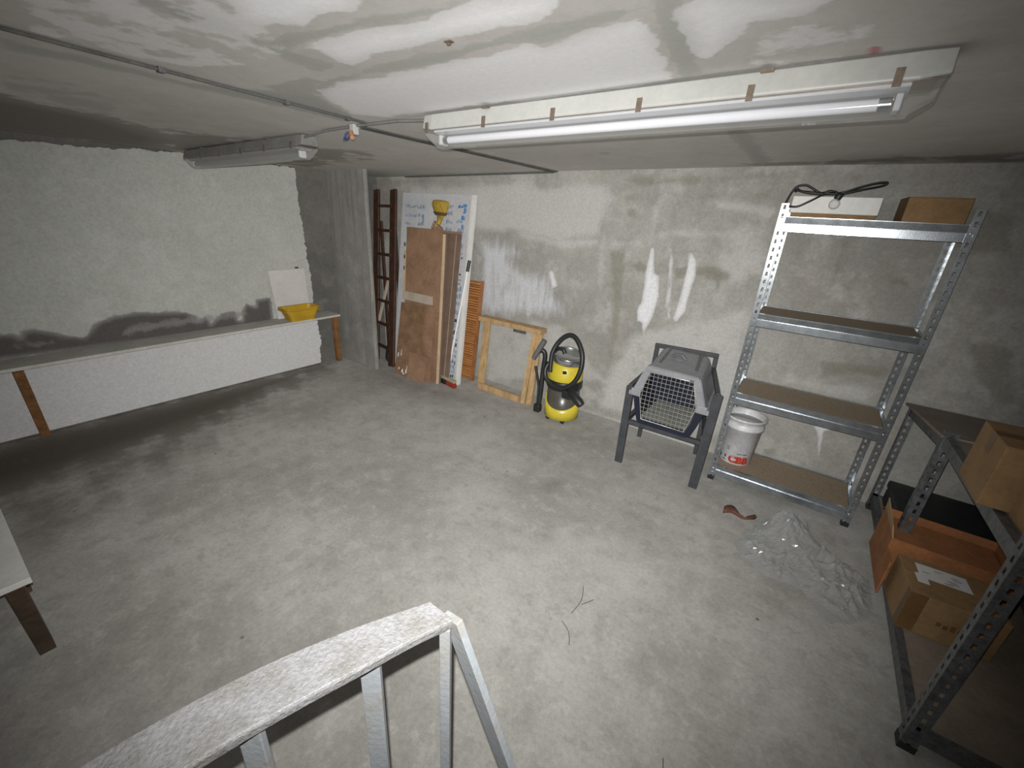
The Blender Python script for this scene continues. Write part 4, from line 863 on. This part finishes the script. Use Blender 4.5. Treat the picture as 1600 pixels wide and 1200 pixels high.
# ------------------------------------------------------------------ bench along the left wall
zt = .572
t = thing('wall_bench', 'long grey bench board along the left wall on brown braces', 'bench', (-4.08, .6, 0))
MB().hexa([(-4.208, -1.9, zt - .022), (-3.945, -1.9, zt - .022), (-3.945, -1.9, zt), (-4.208, -1.9, zt)], [(-4.208, 2.56, zt - .022), (-3.985, 2.56, zt - .022), (-3.985, 2.56, zt), (-4.208, 2.56, zt)]).build('board', 'bench_top', t, bevel=.002)
MB().hexa([(-3.9445, -1.9, zt - .02), (-3.943, -1.9, zt - .02), (-3.943, -1.9, zt - .001), (-3.9445, -1.9, zt - .001)], [(-3.9845, 2.56, zt - .02), (-3.983, 2.56, zt - .02), (-3.983, 2.56, zt - .001), (-3.9845, 2.56, zt - .001)]).build('front_edge', 'bench_top', t)
for (ya, yb2, xa) in ((.255, .28, -3.985), (2.51, 2.62, -4.01), (-1.5, -1.48, -3.98)):
    MB().bar((-4.185, yb2, 0), (xa, ya, zt - .023), .055, .05, up=(0, 1, 0)).build('leg', 'bench_wood', t, bevel=.003)
# yellow tub and leaning sheet on the bench
t = thing('yellow_tub', 'yellow plastic tub at the far end of the wall bench', 'tub', (-4.07, 2.2, zt))
def tubsec(hx, hy, z, rr):
    out = []
    for cx, cy, a0 in ((hx - rr, hy - rr, 0), (-hx + rr, hy - rr, 90), (-hx + rr, -hy + rr, 180), (hx - rr, -hy + rr, 270)):
        for k in range(5):
            an = math.radians(a0 + k * 22.5); out.append((-4.045 + cx + rr * math.cos(an), 2.165 + cy + rr * math.sin(an), zt + z))
    return out
MB().loft([tubsec(.066, .115, .004, .03), tubsec(.07, .12, .0, .03), tubsec(.088, .165, .115, .04), tubsec(.1, .178, .118, .045), tubsec(.1, .178, .126, .045), tubsec(.085, .162, .124, .04), tubsec(.068, .118, .008, .03), tubsec(.02, .03, .006, .01)], smooth=False).build('body', 'tub', t)
MB().loft([tubsec(.095, .172, .100, .045), tubsec(.102, .180, .101, .047), tubsec(.102, .180, .108, .047), tubsec(.095, .172, .109, .045)]).build('rim_band', 'tub', t)
mb = MB().hexa([(-4.178, 2.01, zt), (-4.178, 2.345, zt), (-4.205, 2.345, zt + .46), (-4.205, 1.99, zt + .46)], [(-4.168, 2.01, zt), (-4.168, 2.345, zt), (-4.195, 2.345, zt + .46), (-4.195, 1.99, zt + .46)])
tag(mb.build('white_sheet', 'sheet', bevel=.001), 'square white board leaning on the left wall behind the yellow tub', 'board')
tag(MB().box(-4.21, -4.196, 2.26, 2.29, zt + .465, zt + .477).build('nail', 'black'), 'dark peg in the plaster above the square white board', 'peg')

# ------------------------------------------------------------------ low white table at the left edge of the photo
tz = .46
t = thing('white_table', 'white table top on a brown leg at the lower left edge of the photo', 'table', (-2.3, -.5, 0))
mb = MB(); mb.hexa([(-2.62, -1.0, tz - .022), (-1.84, -1.0, tz - .022), (-1.84, -1.0, tz), (-2.62, -1.0, tz)], [(-2.62, -.03, tz - .022), (-1.835, -.028, tz - .022), (-1.835, -.028, tz), (-2.62, -.03, tz)])
mb.build('table_top', 'white_board', t, bevel=.002)
for (xa, ya, xb) in ((-1.885, -.07, -2.045), (-1.885, -.95, -2.04), (-2.57, -.07, -2.45), (-2.57, -.95, -2.45)):
    MB().bar((xb, ya, 0), (xa, ya, tz - .022), .055, .045).build('leg', 'table_leg', t, bevel=.003)

# ------------------------------------------------------------------ strip lights
def strip_light(label, c, L, tilt, name='strip_light', bmat='lamp_body', rmat='reflector', tmat='tube'):
    """long damp proof fitting: grey body, clear bowl, tube on a reflector, clips, lampholders"""
    t = thing(name, label, 'ceiling light', c)
    R = Matrix.Translation(c) @ Matrix.Rotation(tilt, 4, 'Y')
    def part(nm, mat, fn, parent=t, bevel=0, seg=2, lb=None):
        mb = MB(); mb.M = R; fn(mb); return mb.build(nm, mat, parent, bevel=bevel, seg=seg, label=lb)
    def cap(prof, shrink):   # closed prism with chamfered ends, prof in (y, z)
        def f(mb):
            cy = sum(p[0] for p in prof) / len(prof); cz = max(p[1] for p in prof)
            S = lambda x, k: [(x, cy + (y - cy) * k, cz + (z - cz) * k) for y, z in prof]
            mb.loft([S(-L / 2, shrink), S(-L / 2 + .05, 1), S(L / 2 - .05, 1), S(L / 2, shrink)], caps=True)
        return f
    body = part('body', bmat, cap([(-.045, 0), (-.058, -.05), (-.055, -.056), (.055, -.056), (.058, -.05), (.045, 0)], .86), bevel=.003)
    part('reflector', rmat, lambda mb: mb.loft([[(x, -.046, -.057), (x, -.046, -.064), (x, -.02, -.070), (x, .02, -.070), (x, .046, -.064), (x, .046, -.057)] for x in (-L / 2 + .06, L / 2 - .06)], caps=True))
    part('lamp_tube', tmat, lambda mb: mb.tube([(-L / 2 + .085, -.010, -.088), (L / 2 - .085, -.010, -.088)], .0135, 14))
    for s in (-1, 1):
        h = part('lamp_holder', 'reflector', lambda mb: mb.box(*sorted((s * (L / 2 - .066), s * (L / 2 - .08))), -.028, .012, -.106, -.0705), bevel=.003)
        part('lamp_cap', 'galv', lambda mb: mb.tube([(s * (L / 2 - .108), -.010, -.088), (s * (L / 2 - .0845), -.010, -.088)], .0142, 14), h)
    pr = [(-.056, -.0575), (-.056, -.066), (-.050, -.085), (-.036, -.104), (-.015, -.115), (.015, -.115), (.036, -.104), (.050, -.085), (.056, -.066), (.056, -.0575)]
    def bowl(mb):
        S = lambda x, k, dz: [(x, y * k, -.0575 + (z + .0575) * dz) for y, z in pr]
        mb.loft([S(-L / 2 + .004, .8, .05), S(-L / 2 + .012, .9, .55), S(-L / 2 + .05, 1, 1), S(L / 2 - .05, 1, 1), S(L / 2 - .012, .9, .55), S(L / 2 - .004, .8, .05)], closed=False, smooth=False)
    part('diffuser', 'clear', bowl)
    part('gasket', 'clip', lambda mb: mb.box(-L / 2 + .02, L / 2 - .02, -.0585, .0585, -.0575, -.0562))
    n = 6
    for k in range(n):
        x = -L / 2 + .025 + (L - .12) * k / (n - 1)
        for s in (-1, 1):
            part('clip', 'clip', lambda mb: mb.hexa([(x, s * .0575, -.030), (x + .016, s * .0575, -.030), (x + .016, s * .0605, -.066), (x, s * .0605, -.066)], [(x, s * .060, -.030), (x + .016, s * .060, -.030), (x + .016, s * .063, -.066), (x, s * .063, -.066)]))
    for x in (-.45 * L / 1.57 * 1.05, .42 * L / 1.57):
        part('mounting_bracket', 'clip', lambda mb: mb.box(x, x + .03, -.062, .05, -.006, .0))
    return t
strip_light('large unlit strip light with a clear cover nearest the camera on the ceiling', (-.665, 1.425, 2.0105), 1.565, math.atan2(-.024, 1.5))
strip_light('far unlit strip light on the ceiling near the left wall', (-3.20, 1.47, 1.963), 1.565, math.atan2(-.0245, 1.0), bmat='lamp_dark', rmat='lamp_dark', tmat='lamp_dark')

# cables on the ceiling and the loose wire joint
t = thing('ceiling_cable', 'thin grey cable clipped along the ceiling joint towards the camera', 'cable', (-1.85, .7, 1.99))
pts = [(-1.70 - .075 * (y + .4), y, zc(-1.70 - .075 * (y + .4)) - .007) for y in np.linspace(-1.2, 1.40, 14)]
MB().tube(pts, .0055, 6).build('cable', 'strip', t)
for y in (-.6, .1, .62, 1.02, 1.30):
    x = -1.70 - .075 * (y + .4); MB().box(x - .012, x + .012, y - .008, y + .008, zc(x) - .015, zc(x) - .0005).build('cable_clip', 'steel_dark', t)
tag(MB().tube([(-2.41, 1.44, zc(-2.41) - .02), (-2.2, 1.425, zc(-2.2) - .008), (-1.93, 1.415, zc(-1.93) - .008), (-1.65, 1.42, zc(-1.65) - .008), (-1.43, 1.425, zc(-1.43) - .02)], .006, 6).build('lamp_cable', 'cable'), 'grey cable joining the two strip lights across the ceiling', 'cable')
t = thing('wire_joint', 'loose blue wires and orange terminal hanging from the ceiling cable', 'wire joint', (-1.93, 1.40, 1.985))
MB().box(-1.955, -1.925, 1.395, 1.425, 1.955, 1.998).build('terminal_box', 'lamp_body', t, bevel=.003)
MB().tube(curve_pts([(-1.93, 1.39, 1.965), (-1.945, 1.37, 1.955), (-1.95, 1.365, 1.935), (-1.93, 1.36, 1.928), (-1.912, 1.365, 1.945), (-1.918, 1.375, 1.965)], 6), .004, 6).tube([(-1.945, 1.37, 1.955), (-1.958, 1.36, 1.925)], .004, 6).build('wire', 'blue_wire', t)
MB().tube([(-1.918, 1.375, 1.96), (-1.895, 1.365, 1.935)], .011, 8).build('terminal', 'terminal', t)

# ------------------------------------------------------------------ stair railing in the foreground
def S(x, y, z): k = .846; return Vector((x * k, y * k, 1.65 + (z - 1.65) * k))
t = thing('stair_railing', 'pale grey flaking steel railing with flat balusters in the foreground', 'railing', (-.36, .2, 0))
outer = curve_pts([(-.60, -.62, 1), (-.598, -.32, 1), (-.585, -.14, 1), (-.574, -.041, 1), (-.559, .042, 1), (-.53, .146, 1), (-.491, .239, 1), (-.457, .309, 1), (-.413, .388, 1)], 5)
inner = curve_pts([(-.515, -.62, 1), (-.512, -.32, 1), (-.497, -.14, 1), (-.486, -.05, 1), (-.469, .042, 1), (-.441, .143, 1), (-.404, .25, 1), (-.381, .318, 1), (-.352, .387, 1)], 5)
secs = []
th = .0145
for a, b in zip(outer, inner):
    a, b = S(*a), S(*b); mid = a.lerp(b, .5); d = Vector((0, 0, th)); q = lambda p, k: p.lerp(mid, k)
    secs.append([a - d * .35, q(a, .06), q(b, .06) , b - d * .25, b - d, q(b, .06) - d * 1.1, q(a, .06) - d * 1.1, a - d])
MB().loft(secs, caps=True).build('handrail', 'paint', t, bevel=.0015)
zt_ = S(0, 0, 1).z - th * 1.1
def post(x, y, w, tdir, tk=.010, z0=0.):
    p = S(x, y, 1); d = Vector(tdir).normalized(); n = Vector((-d.y, d.x, 0))
    c = lambda z: [Vector((p.x, p.y, z)) + d * (a * w / 2) + n * (b * tk / 2) for a, b in ((-1, -1), (1, -1), (1, 1), (-1, 1))]
    MB().hexa(c(z0), c(zt_)).build('baluster', 'paint2', t, bevel=.0012)
post(-.432, .272, .028, (.8, .6, 0)); post(-.478, .108, .028, (.8, .6, 0)); post(-.512, -.06, .028, (.8, .6, 0)); post(-.53, -.25, .028, (.8, .6, 0)); post(-.366, .380, .016, (.85, .5, 0), .014)
C0 = S(-.362, .392, .985); C0.z = zt_
dd = Vector((.33, .10, -1.0)); e = C0 + dd * (C0.z / 1.0)
MB().bar(C0 + Vector((0, 0, .012)), e, .036, .012, up=(.1, .95, .1)).build('end_stay', 'paint2', t, bevel=.0012)
# ------------------------------------------------------------------ litter on the floor
for pts, lb in (([(-.53, 1.50, .003), (-.50, 1.42, .006), (-.505, 1.33, .003)], 'fine dark wire strand on the floor beyond the railing, farther piece'),
                ([(-.49, 1.40, .003), (-.455, 1.46, .005)], 'fine dark wire strand on the floor beyond the railing, short branching piece'),
                ([(-.52, 1.27, .003), (-.47, 1.24, .004), (-.44, 1.19, .003)], 'fine dark wire strand on the floor just behind the railing corner'),
                ([(.0, 1.03, .003), (.012, .99, .005), (.03, .94, .003)], 'fine dark wire strand on the floor right of the railing')):
    tag(MB().tube(curve_pts(pts, 5), .0016, 5).build('wire_strand', 'grit'), lb, 'wire')

tag(MB().box(-.845, -.835, .883, .889, zc(-.84) - .008, zc(-.84) - .0005).box(-.850, -.830, .879, .893, zc(-.84) - .003, zc(-.84) - .0005).build('ceiling_clip', 'clip'), 'small metal clip on the white patched ceiling before the large strip light', 'clip')
